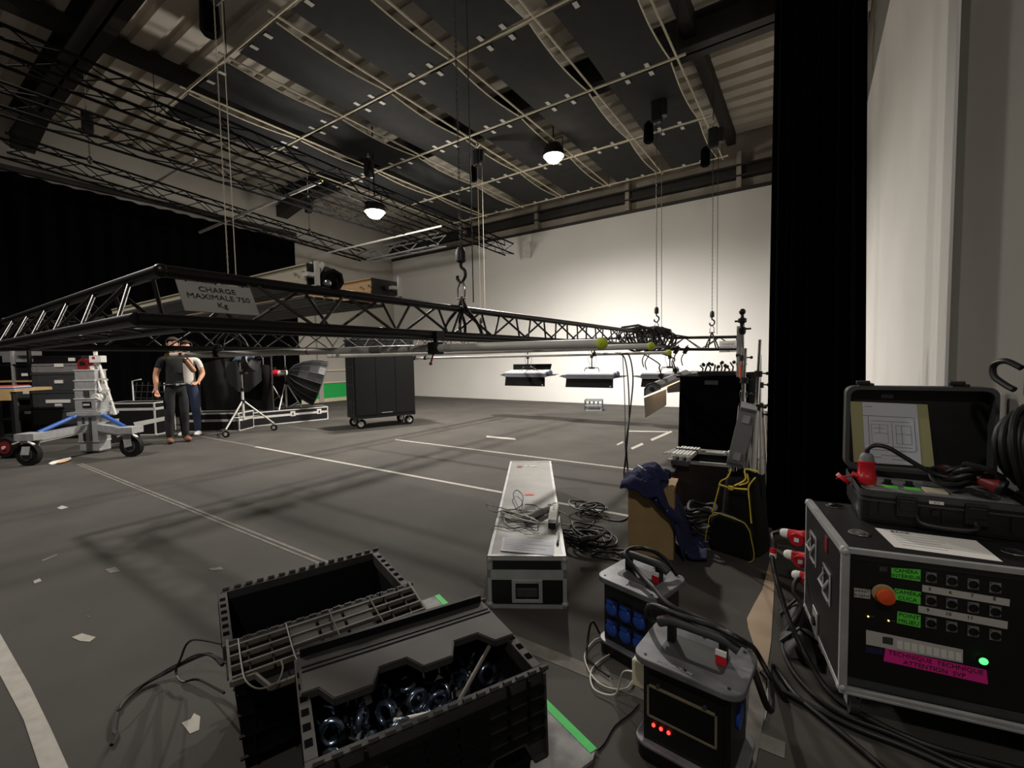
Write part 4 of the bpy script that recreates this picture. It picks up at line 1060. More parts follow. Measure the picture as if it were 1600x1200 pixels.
# jumble of plugs and cord at the right of the case
for k, (x, y, m, lab) in enumerate(((.285, .25, 'dred', 'dark red industrial plug lying tilted in the hard case beside the knobs'), (.36, .20, 'red', 'red industrial plug lying beneath the coiled cord in the hard case'), (.43, .10, 'dred', 'wine red round connector near the right corner of the hard case'))):
    t = thing('industrial_plug', lab, 'plug', hinv.inverted() @ V((x, y, HH+.015)), rad(40+50*k))
    MB().lathe([(.026, 0), (.03, .02), (.024, .03), (.022, .06), (.012, .07)], 14, (0, 0, .02), (1, .2, .3)).build('plug_body', M[m], t, True)
    MB().lathe([(.031, -.004), (.033, .004), (.03, .012)], 14, (0, 0, .02), (1, .2, .3)).build('plug_collar', M['black'], t, True)
t = thing('cord_coil', 'heavy black cord coil hanging on the right of the hard case', 'cable', hinv.inverted() @ V((.53, .2, HH)))
for k in range(9):
    pts = [((.035*(k % 3)-.03)+.01*sin(2*a), .135*cos(a)*(.9+.03*k)-.02, .16+.150*sin(a)*(.85+.03*k)) for a in [2*pi*i/22 for i in range(22)]]
    R_ = rot3(0, 0, rad(-50+4*k)); MB().tube([R_ @ V(p)+V((.02, .0, .015)) for p in pts], .0105, 7, True).build('cord_loop', M['cable'], t, True)
for k in range(5):
    pts = [(-.22+.05*cos(a)+.02*k, -.0+.055*sin(a)-.02*k, .035+.012*k+.03*sin(a+k)) for a in [2*pi*i/16 for i in range(16)]]
    MB().tube(pts, .0095, 7, True).build('cord_loop', M['cable'], t, True)
t = thing('wall_bracket', 'black padded hook arm on the dim wall at the right frame edge', 'hook', px_x(1596, 575, XR-.03))
MB().tube(spline([(0.0, 0, 0), (-.03, .04, .025), (-.05, .08, .01), (-.05, .08, -.03), (-.03, .05, -.06), (-.01, .02, -.08)], 6), .011, 8).build('hook_arm', M['black'], t, True)
MB().box((.02, 0, -.02), (.012, .05, .16)).build('wall_plate', M['dgrey'], t)

# industrial plugs behind the rack and their cords
def cee(label, pxy, y, capped=1, r=.03):
    p = py_(*pxy, y); t = thing('industrial_plug', label, 'plug', p, rad(-8))
    MB().lathe([(.026, -.09), (.027, -.05), (.032, -.045), (.032, -.01), (.027, 0), (.024, .05)], 16, (0, 0, 0), (-1, 0, 0)).build('plug_body', M['red'], t, True)
    MB().lathe([(.024, .045), (.022, .07), (.015, .082), (.008, .085)], 14, (0, 0, 0), (-1, 0, 0)).build('gland', M['paperw'], t, True)
    MB().cyl((-.008, -.034, -.006), (-.008, -.042, -.007), .031, n=18).build('plug_cap', M['red'], t, True)
    MB().b2((-.018, -.0435, -.017), (.002, -.042, .003)).build('cap_label', M['paperw'], t)
    return t
q1 = cee('upper red industrial plug with clear gland behind the rack case edge', (1250, 838), 2.52)
q2 = cee('middle red industrial plug with white gland behind the rack case', (1256, 872), 2.53)
q3 = cee('lowest red industrial plug behind the rack case, half hidden', (1269, 905), 2.53)
o1 = V(q1.location)+V((-.085, .01, 0))
cable1 = [o1, o1+V((-.03, -.01, -.015)), py_(1210, 850, 2.46), py_(1207, 870, 2.42), py_(1212, 900, 2.36), py_(1225, 945, 2.27), py_(1240, 985, 2.17), fl(1268, 1040, .05), fl(1305, 1090, .015), fl(1370, 1130, .012), fl(1450, 1165, .012), fl(1540, 1190, .012), fl(1640, 1215, .012)]
cord('black cord falling from the upper red plug and running under the rack case front', cable1, .011)
t = thing('cord_marker', 'red and white sleeve on the cord below the upper red plug', 'marker', py_(1208, 864, 2.43))
MB().cyl((0, 0, .0), (0, .004, .022), .0145, n=10).build('red_band', M['red'], t, True); MB().cyl((0, -.004, -.022), (0, 0, 0), .0145, n=10).build('white_band', M['paperw'], t, True)
cord('second black cord leaving the floor by the curtain, crossing below the rack case', [py_(1266, 908, 2.55), py_(1246, 905, 2.5), py_(1240, 925, 2.45), py_(1252, 950, 2.4), fl(1225, 1000, .02), fl(1240, 1050, .012), fl(1300, 1108, .012), fl(1400, 1150, .012), fl(1500, 1195, .012), fl(1600, 1230, .012)], .010)
cord('black cord on the floor running from the windowed power box to the lower right', [fl(1190, 1050, .02), fl(1215, 1075, .012), fl(1260, 1100, .012), fl(1330, 1135, .012), fl(1420, 1170, .012), fl(1520, 1215, .012)], .011)
# bare floor showing along the edge of the black carpet
MB().poly([fl(*q)+V((0, 0, .0008)) for q in ((1204, 872), (1212, 876), (1209, 930), (1207.7, 953), (1205, 1002), (1197, 1056), (1177, 1035), (1177, 1006), (1169, 981), (1167, 967), (1178, 945), (1191, 922))], .002).build('bare_floor', M['flesh'], floor)
MB().poly([fl(*q)+V((0, 0, .0008)) for q in ((1177, 1035), (1197, 1056), (1196, 1110), (1180, 1200), (1172, 1240), (1150, 1240), (1165, 1150), (1172, 1070))], .0015).build('bare_floor', M['tape2'], floor)  # same bare strip, its shade put into the greyer colour
tape([fl(*q) for q in ((1198, 1076), (1207, 1076), (1200, 1105), (1195, 1128), (1193, 1108))])
for k, q in enumerate((((1215, 950), (1262, 950), (1275, 985), (1222, 990)), ((1215, 995), (1270, 992), (1285, 1040), (1225, 1030)))):
    P = [fl(*p) for p in q]; o0 = P[0]
    t = thing('sandbag', ('upper' if k == 0 else 'lower')+' limp dark sandbag lying between curtain foot and rack case', 'sandbag', o0)
    MB().grid(lambda u, v: (P[0].lerp(P[1], u).lerp(P[3].lerp(P[2], u), v)-o0+V((0, 0, .004+.07*(max(0, sin(pi*u)*sin(pi*v)))**.5+.008*sin(9*u+5*v)))), 10, 10).build('bag', M['steel'], t, True)
    MB().tube([P[0].lerp(P[3], .5)-o0+V((0, 0, .03)), P[0].lerp(P[2], .5)-o0+V((0, 0, .10)), P[1].lerp(P[2], .5)-o0+V((0, 0, .03))], .008, 6).build('strap', M['black'], t, True)

# ------------------------------------------------------------------ black leg drape
t = thing('stage_drape', 'tall black velvet leg drape hanging from roof to floor', 'curtain', (-.24, 3.71, 0))
def drape(u, v):
    z = 6.3*v; s = 1-v
    w_ = .47+.13*s**1.6*0+.12*s
    x = -.0+w_*u - .02*s; y = .045*sin(u*2*pi*6.5+.8)+.03*sin(u*13+z*.4)+.18*u
    return V((x+.012*sin(u*2*pi*6.5), y, z+.01))
MB().grid(drape, 90, 14).build('cloth', M['velvet'], t, True, solid=.006)
MB().cyl((-.1, .08, 6.33), (.75, .2, 6.33), .025, n=8).build('hanging_pipe', M['steel'], t, True)

# ------------------------------------------------------------------ wooden box with jacket, bag
bx = V((-.99, 2.82, 0)); bz = rad(8)
t = thing('plywood_box', 'upright pale plywood box with a navy jacket thrown over it', 'box', bx, bz)
MB().b2((0, 0, 0), (.285, .018, .44)).build('front_board', M['ply'], t, bev=.002)
MB().b2((.267, .018, 0), (.285, .10, .44)).build('side_board', M['ply'], t, bev=.002)
MB().b2((0, .018, 0), (.018, .3, .44)).build('side_board', M['ply'], t, bev=.002)
MB().b2((.018, .282, 0), (.267, .3, .44)).build('back_board', M['ply'], t, bev=.002)
MB().b2((.0, .0, .44), (.285, .3, .455)).build('top_board', M['ply'], t)
jk = thing('navy_jacket', 'navy blue jacket slumped over the plywood box', 'jacket', bx, bz)
rnd = random.Random(4)
def nz(a, b): return .02*sin(4*a+2*b)+.010*sin(8*b-3*a)+.005*sin(12*a+7*b)
def jfn(u, v):
    # u across from left edge to the far right spill, v front to back
    X = -.03+.53*u
    top = .475+.05*sin(pi*min(1, u*1.6))
    drop = max(0, u-.42)
    hang = .455 if u < .42 else .47-1.25*drop-.1*drop*drop
    z = min(top, max(.03, hang+.02))+nz(u*3, v*3)*(1 if hang > .06 else .5)
    y = -.05+.40*v + (-.02*sin(6*u) if v < .2 else 0)
    fr = max(0, .25-v)/.25
    z -= fr*(.03+.10*max(0, u-.18)*(1.0+.9*sin(9*u))) if u < .75 else 0
    y += .12*max(0, u-.5)*2
    return V((X-.05*max(0, u-.6), y-.035*fr-.008, max(.02, z+.012+.07*sin(pi*v)*sin(pi*min(1, u*2)))))
MB().grid(jfn, 44, 26).build('cloth', M['navy'], jk, True, solid=.012)
MB().tube(spline([(.07, -.02, .475), (.12, -.042, .455), (.18, -.05, .41), (.23, -.052, .36), (.285, -.045, .31), (.31, -.02, .27)], 5), .032, 10).build('sleeve', M['navy'], jk, True)
MB().grid(lambda u, v: V((.05+.20*u, .0+.16*v, .50+.075*sin(pi*v)*(.5+.5*sin(pi*u))+nz(u*4, v*4)*.6)), 16, 12).build('hood', M['navy'], jk, True, solid=.015)
MB().box((.085, .03, .575), (.03, .085, .006), rot3(0, rad(38), rad(30))).build('collar_label', M['paperw'], jk)
for p in ((.19, -.082, .405), (.255, -.083, .345), (.12, -.06, .51)): MB().sph(p, .006, 8, 6).build('press_stud', M['chrome'], jk, True)

bl = fl(1107, 858); br_ = fl(1173, 879)
bgz = math.atan2(br_.y-bl.y, br_.x-bl.x); 
t = thing('tool_bag', 'black soft bag with yellow piping by the foot of the drape', 'bag', bl, bgz)
BWd = (br_-bl).length
def pocket(u, v): pass
def sack(z0, z1, x0, x1, y0, y1, n=9):
    mb = MB()
    def f(u, v):
        a = 2*pi*u; e = .45
        cx, sx = cos(a), sin(a)
        X = abs(cx)**e*(1 if cx > 0 else -1); Y = abs(sx)**e*(1 if sx > 0 else -1)
        s = 1-.30*v-.04*sin(5*v+3*u)*v
        return V(((x0+x1)/2+(x1-x0)/2*X*s, (y0+y1)/2+(y1-y0)/2*Y*s, z0+(z1-z0)*v+.012*sin(4*a)*v))
    mb.grid(f, 28, n)
    return mb
sack(.0, .50, .01, BWd+.01, .07, .36).build('body', M['rubber'], t, True)
pk = []
for k in range(25):
    a = pi*k/24; 
pts2 = [(0.0, .0), (BWd, .0), (BWd+.0, .16), (BWd-.02, .215), (BWd-.06, .245), (.06, .26), (.02, .235), (0, .18)]
MB().prism(pts2, -.065, .0, rot3(rad(90)), (0, .0, .0)).build('front_pocket', M['rubber'], t, bev=.02)
MB().tube(spline([(x, -.002, z+.003) for x, z in pts2], 5, True), .003, 6, True).build('piping', M['ylw'], t, True)
MB().tube(spline([(.0, .05, .24), (.04, .05, .40), (.05, .06, .46), (.10, .05, .50), (.12, .06, .56)], 5), .0045, 6).build('piping', M['ylw'], t, True)
MB().tube(spline([(BWd-.01, .03, .24), (BWd-.03, .04, .40), (BWd-.035, .05, .47), (BWd+.0, .06, .53)], 5), .0045, 6).build('piping', M['ylw'], t, True)
MB().tube(spline([(.05, .035, .445), (.13, .03, .44), (BWd-.04, .035, .45)], 5), .006, 6).box((.13, .03, .44), (.03, .014, .025)).build('zip_tape', M['ylw'], t, True)
MB().tube(spline([(.14, .06, .45), (.2, .08, .5), (.19, .1, .56), (BWd, .1, .56)], 5), .006, 6).tube(spline([(.17, .06, .46), (.22, .07, .49), (.21, .08, .54)], 5), .005, 6).build('strap', M['ylw'], t, True)
# cables and odd bits behind the jacket
t = thing('cable_heap', 'dark heap of cables on the floor between jacket and bag', 'cable', (-.62, 3.3, 0))
for k in range(7):
    pts = [(.13*cos(a)*(1-.05*k)+.02*sin(k), .11*sin(a)+.02*cos(2*k), .02+.035*k+.015*sin(3*a+k)) for a in [2*pi*i/20 for i in range(20)]]
    MB().tube(pts, .011, 6, True).build('cable_loop', M['cable'], t, True)
t = thing('red_case', 'small red tool box standing behind the navy jacket', 'box', (-.98, 3.62, 0), rad(5))
MB().b2((-.07, -.07, 0), (.1, .07, .36)).build('body', M['dred'], t, bev=.01); MB().b2((-.075, -.075, .36), (.105, .075, .40)).build('lid', M['case'], t, bev=.01)
# ------------------------------------------------------------------ right middle: draped cart, open case, stands
t = thing('draped_cart', 'tall equipment cart covered by a black cloth, clutter on its top', 'cart', (-.80, 5.1, 0))
def cfn(u, v):
    a = 2*pi*u; e = .28
    cx, sx = cos(a), sin(a); X = abs(cx)**e*(1 if cx > 0 else -1); Y = abs(sx)**e*(1 if sx > 0 else -1)
    f = .012*sin(7*a)*(1-v)+.01*sin(11*a+3*v)*(1-v)
    return V((X*(.33+f+.02*(1-v)), Y*(.42+f), .10+1.0*v+.02*X*v))
MB().grid(cfn, 64, 8).build('cloth', M['velvet'], t, True)
MB().b2((-.335, -.42, 1.085), (.335, .42, 1.10)).build('cloth_top', M['velvet'], t)
MB().b2((-.28, -.36, .1), (.28, .36, 1.05)).build('cart_body', M['black'], t)
for i in (-1, 1):
    for j in (-1, 1): MB().cyl((i*.25-.02, j*.33, .06), (i*.25+.02, j*.33, .06), .06, n=14).build('castor_wheel', M['rubber'], t, True)
MB().b2((-.06, -.445, 1.02), (.06, -.435, 1.06)).build('maker_plate', M['dgrey'], t)
t = thing('clamp_pile', 'pile of small black clamps and knobs on the draped cart', 'clamps', (-.84, 4.85, 1.115))
rnd = random.Random(9)
MB().b2((-.10, -.1, -.01), (.24, .1, .03)).build('tray', M['black'], t)
for k in range(9):
    x, y = -.08+.035*k, rnd.uniform(-.05, .05); h = rnd.uniform(.07, .13)
    MB().tube([(x, y, .02), (x+.01, y, h*.6), (x+.03*rnd.uniform(-1, 1), y, h)], .008, 6).sph((x+.02*rnd.uniform(-1, 1), y, h), .018, 8, 6).build('clamp', M['blackm'], t, True)
def stand_bundle(pos, label, tops, base=.0):
    t = thing('light_stand', label, 'stand', pos); return t
def lstand(pos, label, h, lean=(0, 0), r=.016, col='alu', splay=.10, top=None, group=None, collars=3, zc=.62):
    """folded light stand: centre column in sections, three legs folded along it, hub and knobs"""
    t = thing('light_stand', label, 'stand', pos, group=group)
    ax = V((lean[0], lean[1], 1))
    pt = lambda z: V((ax.x*z, ax.y*z, z))
    MB().cyl(pt(.08), pt(h*.62), r, n=10).build('column', M[col], t, True)
    MB().cyl(pt(h*.6), pt(h*.82), r*.78, n=10).cyl(pt(h*.8), pt(h), r*.6, n=10).build('riser', M['chrome'], t, True)
    for k in range(collars):
        z = h*(.6+.2*k) if k < 2 else zc
        c = MB().cyl(pt(z-.03), pt(z+.02), r*1.5, n=10).build('collar', M['black'], t, True)
        MB().cyl(pt(z)+V((r, 0, 0)), pt(z)+V((r+.04, -.01, 0)), .007, n=6).sph(pt(z)+V((r+.045, -.01, 0)), .014, 8, 6).build('knob', M['black'], c, True)
    for k in range(3):
        a = k*2*pi/3+.5; o = V((cos(a), sin(a), 0))
        l_ = MB().cyl(pt(zc)+o*.03, pt(.03)+o*splay, .011, n=8).build('leg', M[col], t, True)
        MB().cyl(pt(.0)+o*splay, pt(.05)+o*splay, .016, n=8).build('foot', M['rubber'], l_, True)
        MB().cyl(pt(zc*.5)+o*.02, pt(zc*.45)+o*(splay*.6), .006, n=6).build('leg_brace', M[col], t, True)
    return t
bs = V((-.47, 4.35, 0))
for k, (dx, dy, h, ln, col, lab) in enumerate(((0, 0, 1.60, (-.02, .02), 'alu', 'tallest folded stand with black topped riser in the bundle by the drape'),
      (.06, -.04, 1.43, (.035, 0), 'alu', 'folded silver stand nearest the drape in the bundle'),
      (-.04, -.1, 1.36, (.03, .05), 'galv', 'dull grey folded stand in the middle of the bundle by the drape'),
      (.10, .06, 1.30, (.0, .04), 'chrome', 'shortest shiny folded stand at the back of the bundle by the drape'))):
    lstand(bs+V((dx, dy, 0)), lab, h, ln, .021, col, .08, zc=.86)
t = thing('spigot_head', 'black knobbed ball head on top of the tallest folded stand', 'stand head', (-.505, 4.385, 1.48))
MB().lathe([(.02, 0), (.03, .02), (.03, .06), (.018, .07), (.018, .10), (.035, .11), (.035, .14), (.015, .15), (.012, .18)], 10).sph((0, 0, .20), .028, 12, 8).build('head', M['blackm'], t, True)
MB().cyl((.02, 0, .05), (.07, 0, .05), .009, n=6).cyl((-.02, 0, .12), (-.06, 0, .12), .009, n=6).build('knob', M['black'], t, True)
MB().cyl((0, 0, -.38), (0, 0, -.26), .022, n=10).build('orange_band', M['orange'], t, True)
t = thing('grey_post', 'flat grey slotted post standing beside the white plate of the far truss', 'post', (-.55, 4.62, 1.10))
MB().b2((-.025, -.015, 0), (.025, .015, .47)).build('post', M['galv'], t); MB().cyl((-.03, 0, .2), (.05, 0, .2), .02, n=8).cyl((-.03, 0, .12), (.06, 0, .12), .012, n=8).build('clamp', M['black'], t, True)

# open grey flight case with clamps
oc = thing('open_flight_case', 'grey edged flight case standing open beside the stands, clamps on its rim', 'case', (-.76, 4.02, 0), rad(6))
g = MB(); W, D, Hh = .46, .44, .44
g.b2((-W/2, -D/2, .0), (W/2, -D/2+.012, Hh)).b2((-W/2, D/2-.012, 0), (W/2, D/2, Hh)).b2((-W/2, -D/2, 0), (-W/2+.012, D/2, Hh)).b2((W/2-.012, -D/2, 0), (W/2, D/2, Hh)).b2((-W/2, -D/2, 0), (W/2, D/2, .012))
g.build('body', M['case'], oc)
g = MB()
for s in (-1, 1):
    g.b2((-W/2-.002, s*D/2-.015, Hh-.02), (W/2+.002, s*D/2+.015, Hh+.004)).b2((s*W/2-.015, -D/2, Hh-.02), (s*W/2+.015, D/2, Hh+.004))
    for j in (-1, 1): g.b2((s*W/2-.02 if s > 0 else -W/2-.003, j*D/2-.02 if j > 0 else -D/2-.003, 0), (s*W/2+.003 if s > 0 else -W/2+.02, j*D/2+.003 if j > 0 else -D/2+.02, Hh))
g.build('edge_profile', M['galv'], oc)
R = rot3(0, rad(12), 0)
ld = MB().box((W/2+.07, 0, Hh+.22), (.10, D+.02, .46), R).build('lid', M['dgrey'], oc)
g = MB()
for dz in (-.22, .22): g.box(V((W/2+.07, 0, Hh+.22))+R @ V((0, 0, dz)), (.112, D+.03, .03), R)
for dy in (-.22, .22): g.box(V((W/2+.07, 0, Hh+.22))+R @ V((0, dy, 0)), (.112, .03, .46), R)
g.build('lid_profile', M['grey'], oc)
MB().box(V((W/2+.07, 0, Hh+.22))+R @ V((-.052, 0, 0)), (.004, .36, .38), R).build('lid_foam', M['steel'], oc)
for dz in (-.15, .15):
    MB().box(V((W/2+.07, -D/2-.018, Hh+.22))+R @ V((0, 0, dz)), (.05, .012, .06), R).build('lid_latch', M['galv'], oc)
t = thing('clamp_bars', 'three white metal bars strapped together across the open grey case', 'clamps', (-.865, 3.90, .47))
for k in range(3):
    b = MB().b2((-.075+.055*k, -.16, 0), (-.03+.055*k, .19, .035)).build('bar', M['paperw'], t, bev=.003)
    MB().b2((-.056+.055*k, -.16, .035), (-.050+.055*k, .19, .037)).build('groove', M['dgrey'], b)
    MB().cyl((-.052+.055*k, -.17, -.03), (-.052+.055*k, -.17, .02), .018, n=8).build('bar_end', M['galv'], b, True)
MB().tube([(-.085, .02, .0), (-.085, .02, .042), (.09, .02, .042), (.09, .02, 0)], .006, 6).build('strap', M['black'], t)
MB().b2((-.07, -.21, -.05), (.07, -.17, -.01)).build('end_block', M['dgrey'], t)
t = thing('clamp_pile', 'bare metal clamp arms lying across the open grey case rim', 'clamps', (-.98, 4.0, .455))
for k, (a, b) in enumerate((((-.06, -.14, .01), (.02, .05, .03)), ((-.03, -.15, .02), (.06, -.02, .02)), ((0, .1, .02), (.42, .13, .02)), ((.25, .05, .02), (.4, .02, .03)))):
    MB().cyl(a, b, .012, n=8).sph(b, .02, 8, 6).build('clamp_arm', M['alu'], t, True)
# ------------------------------------------------------------------ lamps slung under the far end truss
def led_panel(label, c, w_, tilt, top=True, bot=.17, body='paperw', side=.2, group=None, hang=None, rz=0, flap='mblack'):
    t = thing('led_panel', label, 'studio light', c, rz)
    R = rot3(rad(tilt)); X = lambda p: R @ V(p)
    g = MB().box(X((0, 0, 0)), (w_, .30, .10), R); g.build('housing', M[body], t, bev=.01)
    MB().box(X((0, 0, -.052)), (w_*.95, .27, .006), R).build('diffuser', M['tag'], t)
    f = MB()
    for y in (-.155, .155): f.box(X((0, y, -.02)), (w_+.02, .014, .075), R)
    for x in (-w_/2, w_/2): f.box(X((x, 0, -.02)), (.014, .30, .075), R)
    f.build('frame', M['grey'], t)
    MB().box(X((0, -.163, .012)), (w_+.02, .004, .012), R).build('blue_trim', M['bluep'], t)
    for x in (-w_*.22, w_*.22): MB().box(X((x, .0, .052)), (.06, .05, .006), R).build('vent', M['grey'], t)
    for s in (-1, 1):
        MB().cyl(X((s*w_/2, 0, .0)), X((s*(w_/2+.02), 0, .0)), .05, n=14).build('side_knob', M['bluep'], t, True)
        p = [X((s*w_/2, -.15, -.05)), X((s*w_/2, .15, -.05)), X((s*(w_/2+side), .09, -.035)), X((s*(w_/2+side), -.07, -.035))]
        MB().poly(p, .004, (0, 0, 1)).build('side_flap', M['black'], t)
    # front flap hangs down on the camera side, rear flap stands up or out
    y = -.15; MB().poly([X((-w_/2+.01, y, -.06)), X((w_/2-.01, y, -.06)), X((w_/2+.0, y-.05, -.06-bot)), X((-w_/2-.0, y-.05, -.06-bot))], .004, (0, -1, 0)).build('front_flap', M[flap], t)
    MB().box(X((w_/2-.06, y-.047, -.06-bot+.03)), (.03, .006, .02), R).build('flap_label', M['tag'], t)
    if top:
        MB().poly([X((-w_/2+.03, .15, .04)), X((w_/2-.03, .15, .04)), X((w_/2-.01, .2, .17)), X((-w_/2+.01, .2, .17))], .004, (0, -1, 0)).build('rear_flap', M[flap], t)
    hz = (hang-c[2]) if hang else .4
    MB().tube([X((-.16, 0, .05)), (-.14, 0, .13), (.14, 0, .13), X((.16, 0, .05))], .009, 6).build('yoke', M['black'], t)
    MB().cyl((0, 0, .12), (0, 0, hz), .012, n=8).box((0, 0, hz*.75), (.05, .05, .09)).box((0, 0, .13), (.10, .05, .04)).build('hanging_clamp', M['black'], t)
    for s in (-1, 1):
        MB().tube(spline([(s*.05, 0, hz), (s*.09, .02, hz*.6), (s*.05, .02, hz*.35), (s*.2, .02, .08)], 5), .004, 5).build('feed_cable', M['cableg' if s > 0 else 'cable'], t, True)
    return t
def ledat(x0, x1, y, yy=8.3): a, b = py_(x0, y, yy), py_(x1, y, yy); return (a+b)/2, (b-a).length
LOWZ = TZ-TH
c, L = ledat(795, 857, 583); led_panel('studio light panel with its rear flap raised, leftmost under the far truss', c, L, 8, True, .19, hang=LOWZ)
c, L = ledat(889, 963, 585); led_panel('studio light panel hanging in the middle under the far truss', c, L, 8, False, .17, hang=LOWZ)
c, L = ledat(1006, 1090, 585); led_panel('studio light panel partly hidden behind the tilted one', c, L, 5, False, .15, hang=LOWZ-.06)
o0 = at(1019, 608, 5.6); t = thing('led_panel', 'tilted studio light with a pale hanging flap in front of the draped cart', 'studio light', o0)
axv = (at(1068, 587, 6.05)-o0); un = axv.normalized(); sd = un.cross(V((0, 0, 1))).normalized(); uz = sd.cross(un)
hexa = [(-.13, -.07), (.06, .055), (.11, .05), (.12, -.0), (-.06, -.10), (-.12, -.10)]
hexa = [(-.12, -.085), (-.105, -.005), (-.05, .06), (.05, .085), (.115, .05), (.12, .01)]
mb = MB(); vs = [sd*x+uz*y for x, y in hexa]; n_ = len(vs)
mb._a([p for p in vs]+[p+axv for p in vs], [tuple(range(n_-1, -1, -1)), tuple(range(n_, 2*n_))]+[(i, (i+1) % n_, n_+(i+1) % n_, n_+i) for i in range(n_)]); mb.build('housing', M['grey'], t)
MB().tube([p*1.04-un*.004 for p in vs], .009, 6, True).build('end_frame', M['dgrey'], t, True)
MB().cyl(-un*.02+uz*.0, uz*.0, .028, n=14).build('side_knob', M['navy'], t, True)
pa_, pb_ = vs[0]+uz*-.006, vs[5]+uz*-.006
MB().poly([pa_+un*.02, pb_+un*.02, pb_+axv*.97, pa_+axv*.97], .006, -uz).build('glowing_tube_face', em('warm_tube', (255, 214, 165), 1.6), t)
fl4 = [at(*q)-o0 for q in ((1006, 622, 5.58), (1041, 608, 5.8), (1041, 633, 5.8), (1008, 653, 5.58))]
MB().poly(fl4, .005, -V(FW)).build('pale_flap', M['conc'], t)
fl5 = [at(*q)-o0 for q in ((1042, 607, 5.95), (1067, 590, 6.2), (1066, 612, 6.2), (1043, 614, 5.95))]
MB().poly(fl5, .005, V(FW)).build('rear_flap', M['steel'], t)
for k in (.3, .75):
    q_ = axv*k+uz*.07; MB().cyl(q_, q_+V((0, 0, .06)), .02, n=8).box(q_+V((0, 0, .05)), (.06, .06, .05)).build('hanging_clamp', M['black'], t)
    MB().tube(spline([q_+V((0, 0, .06)), q_+V((-.03, 0, .15)), q_+V((-.05, .0, .22)), V((X1+TD-o0.x+.02, q_.y, TZ-TH-o0.z-.02))], 5), .009, 6).box((X1+TD-o0.x+.01, q_.y, TZ-TH-o0.z-.01), (.06, .06, .07)).build('safety_cable', M['black'], t, True)

# black cables gathered over the truss corner and falling to the floor
t = thing('cable_bundle', 'thick tangle of black cables draped over the far end of the near truss', 'cable', (X1, 7.6, TZ))
rnd = random.Random(12)
for k in range(16):
    a = rnd.uniform(-1.3, 1.0); r = .06+.03*rnd.random(); y0 = 0; pts = []; tx = rnd.uniform(-.25, .25); rz_ = rnd.uniform(.6, 1.15)
    yy = -1.3+1.9*k/15
    for i in range(14):
        b = 2*pi*i/14
        pts.append((.16*rz_*cos(b)*(1+.2*rnd.random()), yy+.10*sin(b*2+a)+.05*rnd.random()+tx*cos(b), -.10+.17*rz_*sin(b)*(1+.25*rnd.random())))
    MB().tube(pts, .016, 6, True).build('cable_loop', M['cable'], t, True)
for k in range(8):
    y0 = -1.4+.1*k; MB().tube(spline([(-.1+.03*k, y0, .03), (.05, y0+.5, .05+.01*k), (-.05+.02*k, y0+1.0, .03), (.06, y0+1.6, .02), (.4, .72, -.05)], 6), .013, 6).build('cable', M['cable'], t, True)
for k, (xo, zo) in enumerate(((.05, -.3), (-.03, -.35), (.3, -.35), (.36, -.3))):
    MB().tube(spline([(xo, -.6+.4*k, -.18), (xo-.05, -.62+.4*k, zo), (xo-.10, -.65+.4*k, zo-.12), (xo-.08, -.64+.4*k, zo-.24)], 5), .010, 6).box((xo-.03, -.61+.4*k, -.27), (.06, .06, .13), rot3(0, rad(30))).build('dropped_plug', M['cable'], t)
hp = at(968, 553, 5.0)
cord('pair of thin black cables hanging from the silver poles to the floor, left strand', [at(968, 553, 5.0), at(976, 560, 4.95), at(981, 590, 4.9), at(983, 640, 4.8), at(980, 690, 4.6), fl(975, 740, .1), fl(977, 760, .02), fl(983, 775, .01)], .0075, 'cable', 'hanging_lead')
cord('pair of thin black cables hanging from the silver poles to the floor, right strand', [at(971, 553, 5.0), at(983, 556, 4.95), at(989, 590, 4.9), at(985, 640, 4.8), at(979, 690, 4.6), fl(981, 735, .1), fl(985, 760, .02), fl(1000, 770, .01)], .0085, 'cable', 'hanging_lead')
cord('thin grey cable hanging straight through the left of the cable pair', [at(973, 556, 5.0), at(976, 620, 4.9), at(977, 690, 4.6), fl(978, 730, .05)], .005, 'cable', 'hanging_lead')

# ------------------------------------------------------------------ long box lights lying across the near side of the frame
def boxlight(label, ya, yb, x0, x1, h, side, front, lou, brk, under='steel'):
    t = thing('box_light', label, 'studio light', (x1, (ya+yb)/2, TZ+.03)); L = x1-x0; w_ = yb-ya
    MB().b2((-L, -w_/2, .006), (0, w_/2, h)).build('housing', M[side], t)
    MB().b2((-L, -w_/2-.006, .0), (0, -w_/2+.01, h*.36)).b2((-L, -w_/2-.006, h*.94), (0, -w_/2+.01, h)).build('side_rail', M[side], t)
    a_, b_, xe = lou; n = 9; o = (ya+yb)/2
    for k in range(n):
        y = a_-o+(b_-a_)*(k+.5)/n; MB().b2((-L+.01, y-(b_-a_)/n*.38, -.012), (xe-x1, y+(b_-a_)/n*.38, .004)).build('louver_slat', M[under], t)
    MB().b2((0, -w_/2, 0), (.008, w_/2, h)).build('end_cap', M[front], t)
    MB().cyl((.008, -w_*.05, h*.55), (.03, -w_*.05, h*.55), .014, n=8).build('end_knob', M['black'], t, True)
    for k in (.02, .10): MB().cyl((-k, -w_/2-.012, h*.62), (-k, -w_/2, h*.62), .007, n=8).build('rivet', M['galv'], t)
    p_ = px_x(brk[0], brk[1], x1+.05)-V(t.location); q_ = px_x(brk[0], brk[2], x1+.05)-V(t.location)
    MB().b2((.045, p_.y-.012, q_.z), (.06, p_.y+.012, p_.z)).b2((.0, p_.y-.05, (p_.z+q_.z)/2-.008), (.05, p_.y+.01, (p_.z+q_.z)/2+.012)).b2((.04, p_.y-.03, q_.z), (.06, p_.y+.012, q_.z+.02)).build('yoke_plate', M['paperw'], t)
    return t
